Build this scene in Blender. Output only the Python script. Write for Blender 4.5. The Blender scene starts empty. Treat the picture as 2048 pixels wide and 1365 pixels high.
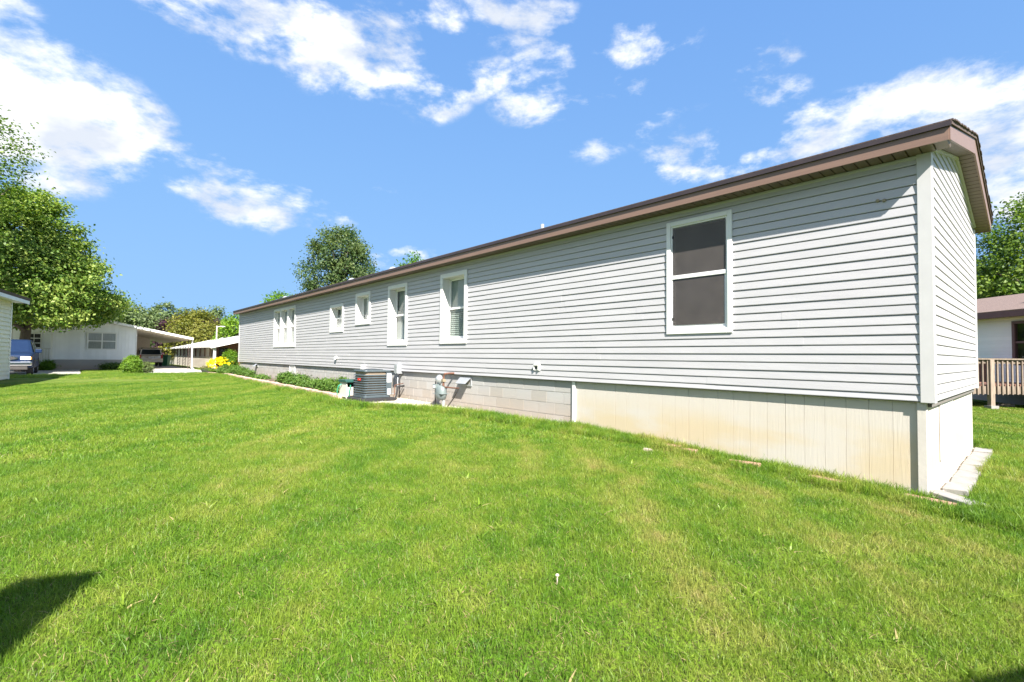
import bpy, math, random
import numpy as np
from mathutils import Matrix, Vector

rnd = random.Random(7)
scene = bpy.context.scene
col = scene.collection
R = math.radians

# ------------------------------------------------------------------ camera
EYE = 1.40
YAW = 41.897                      # heading of the long house wall, degrees left of the view axis
CX, CY = 4.1633, 4.7752           # near house corner
PITCH, ROLL, FPX = 1.9012, 0.6175, 963.69
cam = bpy.data.cameras.new("camera")
cam.sensor_width = 36.0
cam.lens = FPX / 2048 * 36.0
cam.clip_start = 0.05
cam.clip_end = 6000
cam_o = bpy.data.objects.new("camera", cam)
col.objects.link(cam_o)
cam_o.matrix_world = (Matrix.Translation((0, 0, EYE)) @ Matrix.Rotation(R(90 + PITCH), 4, 'X') @ Matrix.Rotation(R(ROLL), 4, 'Z'))
scene.camera = cam_o

_d = (-math.sin(R(YAW)), math.cos(R(YAW)))     # along the long wall
_e = (math.cos(R(YAW)), math.sin(R(YAW)))      # along the end wall


def W(s, t, z=0.0):
    return Vector((CX + s * _e[0] + t * _d[0], CY + s * _e[1] + t * _d[1], z))


def ray(px, py):
    u, v = px - 1024, py - 682.5
    c, s = math.cos(R(ROLL)), math.sin(R(ROLL))
    u, v = c * u + s * v, -s * u + c * v
    zc, xx, p = -v / FPX, u / FPX, R(PITCH)
    return Vector((xx, math.cos(p) - zc * math.sin(p), math.sin(p) + zc * math.cos(p)))


def at(px, py, Y):
    q = ray(px, py)
    q = q * (Y / q.y)
    return Vector((q.x, q.y, q.z + EYE))


# ------------------------------------------------------------------ light
SUN_EL = 42.0
SUNH = Vector((0.30, -0.954, 0)).normalized()        # horizontal direction towards the sun
sun_az = math.atan2(SUNH.x, SUNH.y)                  # clockwise from +Y
sl = bpy.data.lights.new("sun", 'SUN')
sl.energy = 5.0
sl.angle = R(0.53)
sl.color = (1.0, 0.945, 0.865)
so = bpy.data.objects.new("sun", sl)
col.objects.link(so)
sdir = Vector((SUNH.x * math.cos(R(SUN_EL)), SUNH.y * math.cos(R(SUN_EL)), math.sin(R(SUN_EL))))
so.rotation_euler = sdir.to_track_quat('Z', 'Y').to_euler()
so.location = (0, 0, 30)

world = bpy.data.worlds.new("World")
scene.world = world
world.use_nodes = True
wn, wl = world.node_tree.nodes, world.node_tree.links
wn.clear()


def N(nodes, typ, **kw):
    n = nodes.new(typ)
    for k, v in kw.items():
        setattr(n, k, v)
    return n


w_out = N(wn, 'ShaderNodeOutputWorld')
w_bg = N(wn, 'ShaderNodeBackground')
w_bg.inputs['Strength'].default_value = 0.105
sky = N(wn, 'ShaderNodeTexSky', sky_type='NISHITA')
sky.sun_disc = False
sky.sun_elevation = R(SUN_EL)
sky.sun_rotation = sun_az
sky.air_density = 1.2
sky.dust_density = 0.3
sky.ozone_density = 3.0
sky.altitude = 200
tc = N(wn, 'ShaderNodeTexCoord')
VEC = tc.outputs['Generated']


def wmath(op, a, b=None, c=None):
    n = N(wn, 'ShaderNodeMath', operation=op)
    for i, v in enumerate((a, b, c)):
        if v is None:
            continue
        if hasattr(v, 'links'):
            wl.new(v, n.inputs[i])
        else:
            n.inputs[i].default_value = v
    return n.outputs[0]


# cloud cover: soft cumulus puffs with fractal edges, placed by direction, plus loose cover all round
wn1 = N(wn, 'ShaderNodeTexNoise')
wn1.inputs['Scale'].default_value = 5.0
wn1.inputs['Detail'].default_value = 10
wn1.inputs['Roughness'].default_value = 0.62
wn1.inputs['Distortion'].default_value = 0.35
wmap = N(wn, 'ShaderNodeMapping')
wmap.inputs['Scale'].default_value = (1.0, 1.0, 1.9)
wl.new(VEC, wmap.inputs['Vector'])
wl.new(wmap.outputs[0], wn1.inputs['Vector'])
wn2 = N(wn, 'ShaderNodeTexNoise')
wn2.inputs['Scale'].default_value = 17.0
wn2.inputs['Detail'].default_value = 8
wn2.inputs['Roughness'].default_value = 0.6
wl.new(wmap.outputs[0], wn2.inputs['Vector'])
fb = wmath('ADD', wmath('MULTIPLY', wn1.outputs['Fac'], 0.62), wmath('MULTIPLY', wn2.outputs['Fac'], 0.38))
clouds = [  # px, py, half width, half height, tilt, weight
    (440, 12, 190, 70, 5, 1.0), (600, 55, 210, 95, 12, 1.1), (735, 85, 165, 90, 12, 1.0), (900, 20, 170, 42, 0, .72),
    (60, 215, 210, 130, 0, 1.2), (185, 245, 145, 100, 10, 1.1), (10, 120, 75, 130, 0, .9), (60, 330, 130, 60, 0, .75),
    (385, 318, 75, 42, 0, .58), (500, 395, 125, 66, -4, 1.0), (1060, 45, 90, 50, -15, .72), (1085, 140, 70, 60, -30, .76),
    (1065, 215, 80, 42, 5, .80), (880, 200, 70, 42, -20, .62), (965, 160, 80, 36, -20, .6), (1290, 88, 105, 52, -8, .78),
    (1200, 180, 70, 34, -20, .6), (1290, 168, 55, 32, 10, .6), (1540, 125, 62, 40, -10, .56), (1545, 180, 70, 40, 10, .56),
    (1375, 308, 78, 52, 0, .84), (1335, 255, 90, 34, -6, .58), (1680, 260, 120, 60, 6, .95), (1830, 245, 200, 90, 4, 1.2),
    (1980, 250, 190, 120, 0, 1.25), (2100, 320, 170, 130, 0, 1.0), (1530, 322, 48, 28, 0, .72), (1470, 350, 60, 24, 0, .5),
    (800, 522, 75, 34, -5, .95), (650, 448, 70, 26, 0, .58), (1190, 300, 60, 28, 0, .38), (760, 390, 60, 22, 0, .3)]
best = None
for (px, py, hw, hh, tilt, wt) in clouds:
    c = ray(px, py).normalized()
    k = c.y / FPX                       # unit direction per pixel, roughly
    right = c.cross(Vector((0, 0, 1))).normalized()
    up = right.cross(c).normalized()
    a = R(-tilt)
    r2 = right * math.cos(a) + up * math.sin(a)
    u2 = -right * math.sin(a) + up * math.cos(a)
    rot = Matrix((r2, u2, -c)).transposed()
    m = N(wn, 'ShaderNodeMapping', vector_type='TEXTURE')
    m.inputs['Location'].default_value = c
    m.inputs['Rotation'].default_value = rot.to_euler('XYZ')
    m.inputs['Scale'].default_value = (hw * k * 1.05, hh * k * 1.05, 1.0)
    wl.new(VEC, m.inputs['Vector'])
    ln = N(wn, 'ShaderNodeVectorMath', operation='LENGTH')
    wl.new(m.outputs[0], ln.inputs[0])
    g = wmath('MAXIMUM', wmath('MULTIPLY', wmath('SUBTRACT', 1.25, ln.outputs['Value']), wt), 0.0)
    g = wmath('MINIMUM', g, wt * 0.66)
    best = g if best is None else wmath('MAXIMUM', best, g)
# unseen loose cloud outside the view, its amount set for white fill light
fw = N(wn, 'ShaderNodeVectorMath', operation='DOT_PRODUCT')
wl.new(VEC, fw.inputs[0])
fw.inputs[1].default_value = ray(1024, 400).normalized()
outside = N(wn, 'ShaderNodeMapRange', interpolation_type='SMOOTHSTEP')
outside.inputs['From Min'].default_value = 0.66
outside.inputs['From Max'].default_value = 0.5
outside.inputs['To Min'].default_value = 0.0
outside.inputs['To Max'].default_value = 0.55
wl.new(fw.outputs['Value'], outside.inputs['Value'])
cover = wmath('MAXIMUM', best, outside.outputs[0])
dens = wmath('ADD', cover, wmath('MULTIPLY', wmath('SUBTRACT', fb, 0.5), 4.3))
cm = N(wn, 'ShaderNodeMapRange', interpolation_type='SMOOTHSTEP')
cm.inputs['From Min'].default_value = 0.26
cm.inputs['From Max'].default_value = 1.06
wl.new(dens, cm.inputs['Value'])
gate = N(wn, 'ShaderNodeMapRange', interpolation_type='SMOOTHSTEP')
gate.inputs['From Min'].default_value = 0.02
gate.inputs['From Max'].default_value = 0.30
wl.new(cover, gate.inputs['Value'])
cmask = wmath('MULTIPLY', cm.outputs[0], gate.outputs[0])
# clear deep-blue air: soft shoulder per channel keeps the horizon blue
sep = N(wn, 'ShaderNodeSeparateColor')
wl.new(sky.outputs[0], sep.inputs[0])
cmb = N(wn, 'ShaderNodeCombineColor')
for i, (a_, b_) in enumerate(((.743, .807), (.479, .452), (.209, .285))):
    wl.new(wmath('DIVIDE', sep.outputs[i], wmath('ADD', wmath('MULTIPLY', sep.outputs[i], b_), a_)), cmb.inputs[i])
cmix = N(wn, 'ShaderNodeMix', data_type='RGBA')
wl.new(cmask, cmix.inputs['Factor'])
wl.new(cmb.outputs[0], cmix.inputs['A'])
wn3 = N(wn, 'ShaderNodeTexNoise')
wn3.inputs['Scale'].default_value = 8.0
wn3.inputs['Detail'].default_value = 5
wl.new(wmap.outputs[0], wn3.inputs['Vector'])
ccol = N(wn, 'ShaderNodeMix', data_type='RGBA')
crng = N(wn, 'ShaderNodeMapRange')
crng.inputs['From Min'].default_value = 0.38
crng.inputs['From Max'].default_value = 0.58
wl.new(wn3.outputs['Fac'], crng.inputs['Value'])
wl.new(crng.outputs[0], ccol.inputs['Factor'])
ccol.inputs['A'].default_value = (2.55, 2.75, 3.1, 1)
ccol.inputs['B'].default_value = (4.0, 4.0, 4.0, 1)
wl.new(ccol.outputs['Result'], cmix.inputs['B'])
wl.new(cmix.outputs['Result'], w_bg.inputs['Color'])
wl.new(w_bg.outputs[0], w_out.inputs['Surface'])

world.cycles.sampling_method = 'MANUAL'
world.cycles.sample_map_resolution = 256
vs = scene.view_settings
vs.view_transform = 'Standard'
vs.look = 'None'
vs.exposure = 1.6
vs.gamma = 1.0
scene.render.film_transparent = False
scene.cycles.use_denoising = True
scene.cycles.max_bounces = 8
scene.cycles.transparent_max_bounces = 12

# ------------------------------------------------------------------ materials
MATS = {}


def base_mat(name):
    m = bpy.data.materials.new(name)
    m.use_nodes = True
    nt = m.node_tree
    p = nt.nodes['Principled BSDF']
    MATS[name] = m
    return m, nt.nodes, nt.links, p


def pm(name, c1, c2=None, scale=6.0, rough=.6, bump=0.0, bscale=60.0, metal=0.0, rand=0.0, stretch=(1, 1, 1), detail=6, spec=.5, coord='Object', fmin=.3, fmax=.7):
    """plain procedural surface: two colours mixed by noise, fine bump, optional per-object tint"""
    m, nd, ln, p = base_mat(name)
    p.inputs['Roughness'].default_value = rough
    p.inputs['Metallic'].default_value = metal
    p.inputs['Specular IOR Level'].default_value = spec
    t = N(nd, 'ShaderNodeTexCoord')
    mp = N(nd, 'ShaderNodeMapping')
    mp.inputs['Scale'].default_value = stretch
    if coord == 'World':
        g = N(nd, 'ShaderNodeNewGeometry')
        ln.new(g.outputs['Position'], mp.inputs['Vector'])
    else:
        ln.new(t.outputs[coord], mp.inputs['Vector'])
    c2 = c2 or tuple(min(1, x * .86) for x in c1)
    no = N(nd, 'ShaderNodeTexNoise')
    no.inputs['Scale'].default_value = scale
    no.inputs['Detail'].default_value = detail
    ln.new(mp.outputs[0], no.inputs['Vector'])
    mr = N(nd, 'ShaderNodeMapRange')
    mr.inputs['From Min'].default_value = fmin
    mr.inputs['From Max'].default_value = fmax
    ln.new(no.outputs['Fac'], mr.inputs['Value'])
    mx = N(nd, 'ShaderNodeMix', data_type='RGBA')
    mx.inputs['A'].default_value = (*c1, 1)
    mx.inputs['B'].default_value = (*c2, 1)
    ln.new(mr.outputs[0], mx.inputs['Factor'])
    out = mx.outputs['Result']
    if rand:
        oi = N(nd, 'ShaderNodeObjectInfo')
        hs = N(nd, 'ShaderNodeHueSaturation')
        r = N(nd, 'ShaderNodeMapRange')
        r.inputs['To Min'].default_value = 1 - rand
        r.inputs['To Max'].default_value = 1 + rand
        ln.new(oi.outputs['Random'], r.inputs['Value'])
        ln.new(r.outputs[0], hs.inputs['Value'])
        ln.new(out, hs.inputs['Color'])
        out = hs.outputs['Color']
    ln.new(out, p.inputs['Base Color'])
    if bump:
        nb = N(nd, 'ShaderNodeTexNoise')
        nb.inputs['Scale'].default_value = bscale
        nb.inputs['Detail'].default_value = 5
        ln.new(mp.outputs[0], nb.inputs['Vector'])
        b = N(nd, 'ShaderNodeBump')
        b.inputs['Strength'].default_value = bump
        b.inputs['Distance'].default_value = .01
        ln.new(nb.outputs['Fac'], b.inputs['Height'])
        ln.new(b.outputs[0], p.inputs['Normal'])
    return m


pm('siding', (.440, .434, .446), (.408, .402, .414), scale=1.1, rough=.42, bump=.22, bscale=3.5, stretch=(1, 1, 4), rand=.018)
pm('trim_grey', (.50, .495, .49), (.47, .465, .46), rough=.4)
pm('white_trim', (.72, .715, .70), (.66, .655, .64), scale=3, rough=.38)
pm('white_paint', (.58, .575, .565), (.53, .525, .515), scale=2, rough=.5)
pm('skirt_trim', (.52, .49, .44), (.47, .44, .40), scale=5, rough=.6, bump=.15, bscale=30)
pm('vinyl_white', (.80, .80, .79), (.74, .74, .73), rough=.3)
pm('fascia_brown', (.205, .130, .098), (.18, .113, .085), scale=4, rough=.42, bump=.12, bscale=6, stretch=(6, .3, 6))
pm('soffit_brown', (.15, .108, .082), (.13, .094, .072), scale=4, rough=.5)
pm('drip_edge', (.045, .032, .034), (.03, .022, .024), rough=.4)
pm('shingle_brown', (.11, .075, .065), (.055, .042, .04), scale=40, rough=.95, bump=.5, bscale=90)
pm('mortar', (.56, .535, .49), (.46, .43, .39), scale=10, rough=.95, bump=.4, bscale=90)
pm('gravel', (.62, .57, .50), (.34, .30, .25), scale=45, rough=.95, bump=.7, bscale=70, rand=.16)
pm('gravel_bed', (.50, .45, .38), (.30, .26, .21), scale=50, rough=.95, bump=.9, bscale=80)
pm('soil', (.135, .095, .065), (.075, .052, .036), scale=20, rough=1, bump=.8, bscale=40)
pm('mulch_red', (.20, .075, .045), (.09, .035, .022), scale=30, rough=1, bump=.9, bscale=50)
pm('edging_pink', (.56, .40, .315), (.44, .30, .24), scale=14, rough=.95, bump=.6, bscale=60, rand=.13)
pm('brick_red', (.40, .225, .165), (.30, .165, .125), scale=14, rough=.95, bump=.5, bscale=60, rand=.15)
pm('paver', (.285, .275, .265), (.22, .212, .203), scale=10, rough=.9, bump=.3, bscale=90, rand=.05)
pm('concrete', (.43, .405, .37), (.35, .33, .30), scale=2.5, rough=.9, bump=.25, bscale=30, coord='World')
pm('asphalt', (.17, .165, .16), (.12, .118, .115), scale=4, rough=.95, bump=.3, bscale=60, coord='World')
pm('ac_grey', (.075, .098, .112), (.06, .08, .092), rough=.42)
pm('ac_dark', (.045, .058, .066), (.035, .045, .052), rough=.5)
pm('coil', (.34, .27, .20), (.18, .14, .10), scale=60, rough=.6, stretch=(1, 1, 8))
pm('black_pad', (.03, .03, .032), (.02, .02, .022), rough=.9, bump=.4)
pm('red_badge', (.55, .02, .02), rough=.35)
pm('sticker', (.8, .8, .8), (.7, .7, .7), scale=30, rough=.5)
pm('hose_box', (.58, .55, .49), (.52, .49, .43), rough=.5)
pm('dark_green', (.02, .075, .062), (.015, .06, .05), rough=.45)
pm('hose', (.05, .36, .22), (.04, .3, .18), rough=.4)
pm('meter_grey', (.17, .205, .205), (.13, .16, .16), scale=10, rough=.45)
pm('galv', (.52, .54, .56), (.42, .44, .46), scale=18, rough=.38, metal=.5)
pm('rust', (.17, .08, .052), (.10, .045, .03), scale=30, rough=.85, bump=.3)
pm('pipe_dark', (.05, .045, .042), (.03, .028, .026), rough=.7)
pm('tan_metal', (.30, .25, .17), (.22, .18, .12), rough=.6)
pm('black', (.012, .012, .013), rough=.6)
pm('interior', (.16, .15, .14), (.13, .12, .11), rough=.9)
pm('curtain', (.50, .48, .47), (.30, .29, .29), scale=3, rough=.9, stretch=(30, 30, .5))
pm('shade_grey', (.36, .39, .38), (.31, .34, .33), rough=.8)
pm('blind', (.42, .45, .42), (.36, .39, .36), rough=.5)
pm('bark', (.13, .105, .085), (.07, .055, .045), scale=9, rough=1, bump=.9, bscale=22, stretch=(1, 1, .25))
pm('cream_siding', (.74, .69, .55), (.69, .645, .51), scale=1.5, rough=.55, rand=.03)
pm('neighbour_siding', (.83, .80, .775), (.78, .75, .725), scale=1.5, rough=.55, rand=.03)
pm('white_siding', (.80, .81, .83), (.74, .75, .77), scale=1.5, rough=.55, rand=.05)
pm('tan_siding', (.56, .505, .42), (.50, .45, .37), scale=1.5, rough=.55, rand=.03)
pm('brown_siding', (.20, .105, .075), (.16, .085, .06), rough=.6)
pm('white_roof', (.80, .79, .76), (.70, .69, .66), scale=3, rough=.5)
pm('carport_ceiling', (.62, .55, .44), (.56, .49, .39), rough=.7)
pm('shingle_pink', (.225, .16, .135), (.12, .085, .073), scale=26, rough=.95, bump=.5, bscale=60, stretch=(1, 1, 4))
pm('plum_trim', (.14, .065, .062), (.11, .05, .05), rough=.5)
pm('deck_wood', (.27, .215, .165), (.16, .125, .10), scale=7, rough=.9, bump=.4, bscale=40, rand=.28, stretch=(3, 3, .5))
pm('deck_red', (.27, .13, .085), (.17, .085, .06), scale=7, rough=.9, rand=.2)
pm('fence_wood', (.30, .16, .08), (.22, .11, .06), scale=7, rough=.9, rand=.3)
pm('truck_blue', (.012, .026, .065), (.010, .022, .058), rough=.4, spec=.12)
pm('silver_paint', (.50, .48, .45), (.46, .44, .41), rough=.25, metal=.5)
pm('chrome', (.75, .76, .78), rough=.12, metal=1.0)
pm('tyre', (.018, .018, .019), (.03, .03, .03), rough=.9)
pm('rim', (.5, .5, .52), rough=.3, metal=.9)
pm('car_glass', (.012, .02, .024), rough=.1, spec=.15)
pm('headlight', (.85, .85, .83), rough=.1)
pm('amber', (.75, .32, .03), rough=.2)
pm('tail_red', (.45, .015, .02), rough=.2)
pm('plate', (.7, .72, .7), (.3, .4, .5), scale=40, rough=.5)
pm('lamp_metal', (.62, .58, .54), rough=.5)
pm('bin_green', (.02, .16, .08), (.018, .14, .07), rough=.5)
pm('pot_black', (.02, .022, .022), rough=.6)
pm('stone_pale', (.34, .28, .23), (.24, .19, .155), scale=16, rough=.9, bump=.5)
pm('mushroom', (.62, .50, .42), rough=.6)
pm('scroll_iron', (.075, .045, .038), (.05, .03, .028), rough=.6)
pm('gutter', (.78, .76, .72), rough=.45)


def skirt_material():
    m, nd, ln, p = base_mat('skirt')
    p.inputs['Roughness'].default_value = .62
    t = N(nd, 'ShaderNodeTexCoord')
    geo = N(nd, 'ShaderNodeNewGeometry')
    # embossed cedar grain
    mp = N(nd, 'ShaderNodeMapping')
    mp.inputs['Scale'].default_value = (12.0, 12.0, .55)
    ln.new(t.outputs['Object'], mp.inputs['Vector'])
    wv = N(nd, 'ShaderNodeTexNoise')
    wv.inputs['Scale'].default_value = 3.2
    wv.inputs['Detail'].default_value = 4
    wv.inputs['Distortion'].default_value = 1.2
    oi = N(nd, 'ShaderNodeObjectInfo')
    ad = N(nd, 'ShaderNodeVectorMath', operation='ADD')
    mu = N(nd, 'ShaderNodeVectorMath', operation='SCALE')
    mu.inputs[0].default_value = (0.0, 9.0, 7.0)
    ln.new(oi.outputs['Random'], mu.inputs['Scale'])
    ln.new(mp.outputs[0], ad.inputs[0])
    ln.new(mu.outputs[0], ad.inputs[1])
    ln.new(ad.outputs[0], wv.inputs['Vector'])
    b = N(nd, 'ShaderNodeBump')
    b.inputs['Strength'].default_value = .45
    b.inputs['Distance'].default_value = .004
    ln.new(wv.outputs['Fac'], b.inputs['Height'])
    ln.new(b.outputs[0], p.inputs['Normal'])
    # rust-water staining in drifting patches
    no = N(nd, 'ShaderNodeTexNoise')
    no.inputs['Scale'].default_value = 1.7
    no.inputs['Detail'].default_value = 6
    mp2 = N(nd, 'ShaderNodeMapping')
    mp2.inputs['Scale'].default_value = (.55, .55, 1.5)
    ln.new(geo.outputs['Position'], mp2.inputs['Vector'])
    ln.new(mp2.outputs[0], no.inputs['Vector'])
    sp = N(nd, 'ShaderNodeSeparateXYZ')
    ln.new(geo.outputs['Position'], sp.inputs[0])
    band = N(nd, 'ShaderNodeMath', operation='COMPARE')
    zz = N(nd, 'ShaderNodeMapRange', interpolation_type='SMOOTHSTEP')
    zz.inputs['From Min'].default_value = .86
    zz.inputs['From Max'].default_value = .45
    ln.new(sp.outputs['Z'], zz.inputs['Value'])
    nr = N(nd, 'ShaderNodeMapRange', interpolation_type='SMOOTHSTEP')
    nr.inputs['From Min'].default_value = .36
    nr.inputs['From Max'].default_value = .62
    ln.new(no.outputs['Fac'], nr.inputs['Value'])
    mm = N(nd, 'ShaderNodeMath', operation='MULTIPLY')
    ln.new(zz.outputs[0], mm.inputs[0])
    ln.new(nr.outputs[0], mm.inputs[1])
    mx = N(nd, 'ShaderNodeMix', data_type='RGBA')
    mx.inputs['A'].default_value = (.52, .482, .425, 1)
    mx.inputs['B'].default_value = (.52, .435, .30, 1)
    ln.new(mm.outputs[0], mx.inputs['Factor'])
    ln.new(mx.outputs['Result'], p.inputs['Base Color'])
    return m


def block_material():
    m, nd, ln, p = base_mat('block')
    p.inputs['Roughness'].default_value = .95
    t = N(nd, 'ShaderNodeTexCoord')
    geo = N(nd, 'ShaderNodeNewGeometry')
    oi = N(nd, 'ShaderNodeObjectInfo')
    rp = N(nd, 'ShaderNodeValToRGB')
    rp.color_ramp.elements[0].color = (.375, .365, .35, 1)
    rp.color_ramp.elements[1].color = (.345, .325, .295, 1)
    e_ = rp.color_ramp.elements.new(.45)
    e_.color = (.40, .395, .38, 1)
    ln.new(oi.outputs['Random'], rp.inputs['Fac'])
    no = N(nd, 'ShaderNodeTexNoise')
    no.inputs['Scale'].default_value = 2.2
    no.inputs['Detail'].default_value = 7
    ln.new(geo.outputs['Position'], no.inputs['Vector'])
    sp = N(nd, 'ShaderNodeSeparateXYZ')
    ln.new(geo.outputs['Position'], sp.inputs[0])
    zz = N(nd, 'ShaderNodeMapRange')
    zz.inputs['From Min'].default_value = .78
    zz.inputs['From Max'].default_value = .36
    ln.new(sp.outputs['Z'], zz.inputs['Value'])
    mm = N(nd, 'ShaderNodeMath', operation='MULTIPLY')
    ln.new(zz.outputs[0], mm.inputs[0])
    ln.new(no.outputs['Fac'], mm.inputs[1])
    mx = N(nd, 'ShaderNodeMix', data_type='RGBA')
    ln.new(mm.outputs[0], mx.inputs['Factor'])
    ln.new(rp.outputs[0], mx.inputs['A'])
    mx.inputs['B'].default_value = (.37, .285, .21, 1)
    ln.new(mx.outputs['Result'], p.inputs['Base Color'])
    nb = N(nd, 'ShaderNodeTexNoise')
    nb.inputs['Scale'].default_value = 70
    nb.inputs['Detail'].default_value = 4
    ln.new(geo.outputs['Position'], nb.inputs['Vector'])
    b = N(nd, 'ShaderNodeBump')
    b.inputs['Strength'].default_value = .5
    b.inputs['Distance'].default_value = .006
    ln.new(nb.outputs['Fac'], b.inputs['Height'])
    ln.new(b.outputs[0], p.inputs['Normal'])


def glass_material():
    m, nd, ln, p = base_mat('glass')
    nd.remove(p)
    out = nd['Material Output']
    tr = N(nd, 'ShaderNodeBsdfTransparent')
    tr.inputs['Color'].default_value = (.88, .91, .90, 1)
    gl = N(nd, 'ShaderNodeBsdfGlossy')
    gl.inputs['Roughness'].default_value = .02
    fr = N(nd, 'ShaderNodeFresnel')
    fr.inputs['IOR'].default_value = 1.55
    mx = N(nd, 'ShaderNodeMixShader')
    gg = N(nd, 'ShaderNodeNewGeometry')
    iv = N(nd, 'ShaderNodeMath', operation='SUBTRACT')
    iv.inputs[0].default_value = 1.0
    ln.new(gg.outputs['Backfacing'], iv.inputs[1])
    mf = N(nd, 'ShaderNodeMath', operation='MULTIPLY')
    ln.new(fr.outputs[0], mf.inputs[0])
    ln.new(iv.outputs[0], mf.inputs[1])
    ln.new(mf.outputs[0], mx.inputs[0])
    ln.new(tr.outputs[0], mx.inputs[1])
    ln.new(gl.outputs[0], mx.inputs[2])
    ln.new(mx.outputs[0], out.inputs['Surface'])


def screen_material():
    m, nd, ln, p = base_mat('insect_screen')
    nd.remove(p)
    out = nd['Material Output']
    tr = N(nd, 'ShaderNodeBsdfTransparent')
    df = N(nd, 'ShaderNodeBsdfDiffuse')
    no = N(nd, 'ShaderNodeTexNoise')
    no.inputs['Scale'].default_value = 5
    no.inputs['Detail'].default_value = 9
    t = N(nd, 'ShaderNodeTexCoord')
    ln.new(t.outputs['Object'], no.inputs['Vector'])
    mc = N(nd, 'ShaderNodeMix', data_type='RGBA')
    mc.inputs['A'].default_value = (.115, .102, .094, 1)
    mc.inputs['B'].default_value = (.062, .056, .053, 1)
    ln.new(no.outputs['Fac'], mc.inputs['Factor'])
    ln.new(mc.outputs['Result'], df.inputs['Color'])
    mx = N(nd, 'ShaderNodeMixShader')
    mx.inputs[0].default_value = .72
    ln.new(tr.outputs[0], mx.inputs[1])
    ln.new(df.outputs[0], mx.inputs[2])
    gl = N(nd, 'ShaderNodeBsdfGlossy')
    gl.inputs['Roughness'].default_value = .12
    m2 = N(nd, 'ShaderNodeMixShader')
    m2.inputs[0].default_value = .022
    ln.new(mx.outputs[0], m2.inputs[1])
    ln.new(gl.outputs[0], m2.inputs[2])
    ln.new(m2.outputs[0], out.inputs['Surface'])


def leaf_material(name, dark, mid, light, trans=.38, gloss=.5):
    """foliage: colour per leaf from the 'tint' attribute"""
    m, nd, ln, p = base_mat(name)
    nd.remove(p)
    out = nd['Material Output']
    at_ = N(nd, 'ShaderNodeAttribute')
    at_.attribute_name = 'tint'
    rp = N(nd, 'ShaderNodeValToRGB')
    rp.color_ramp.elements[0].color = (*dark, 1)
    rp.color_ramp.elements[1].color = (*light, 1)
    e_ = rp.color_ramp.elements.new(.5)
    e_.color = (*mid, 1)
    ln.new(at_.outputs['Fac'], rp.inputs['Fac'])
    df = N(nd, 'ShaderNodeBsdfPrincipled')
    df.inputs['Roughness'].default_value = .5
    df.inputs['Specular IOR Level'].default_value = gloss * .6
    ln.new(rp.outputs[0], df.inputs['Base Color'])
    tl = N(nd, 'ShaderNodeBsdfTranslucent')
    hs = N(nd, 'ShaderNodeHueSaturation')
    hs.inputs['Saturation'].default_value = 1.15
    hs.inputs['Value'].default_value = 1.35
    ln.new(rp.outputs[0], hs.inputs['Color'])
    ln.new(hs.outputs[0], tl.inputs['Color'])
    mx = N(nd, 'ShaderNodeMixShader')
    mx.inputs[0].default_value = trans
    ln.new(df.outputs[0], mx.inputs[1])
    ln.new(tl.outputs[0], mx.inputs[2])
    ln.new(mx.outputs[0], out.inputs['Surface'])


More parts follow.
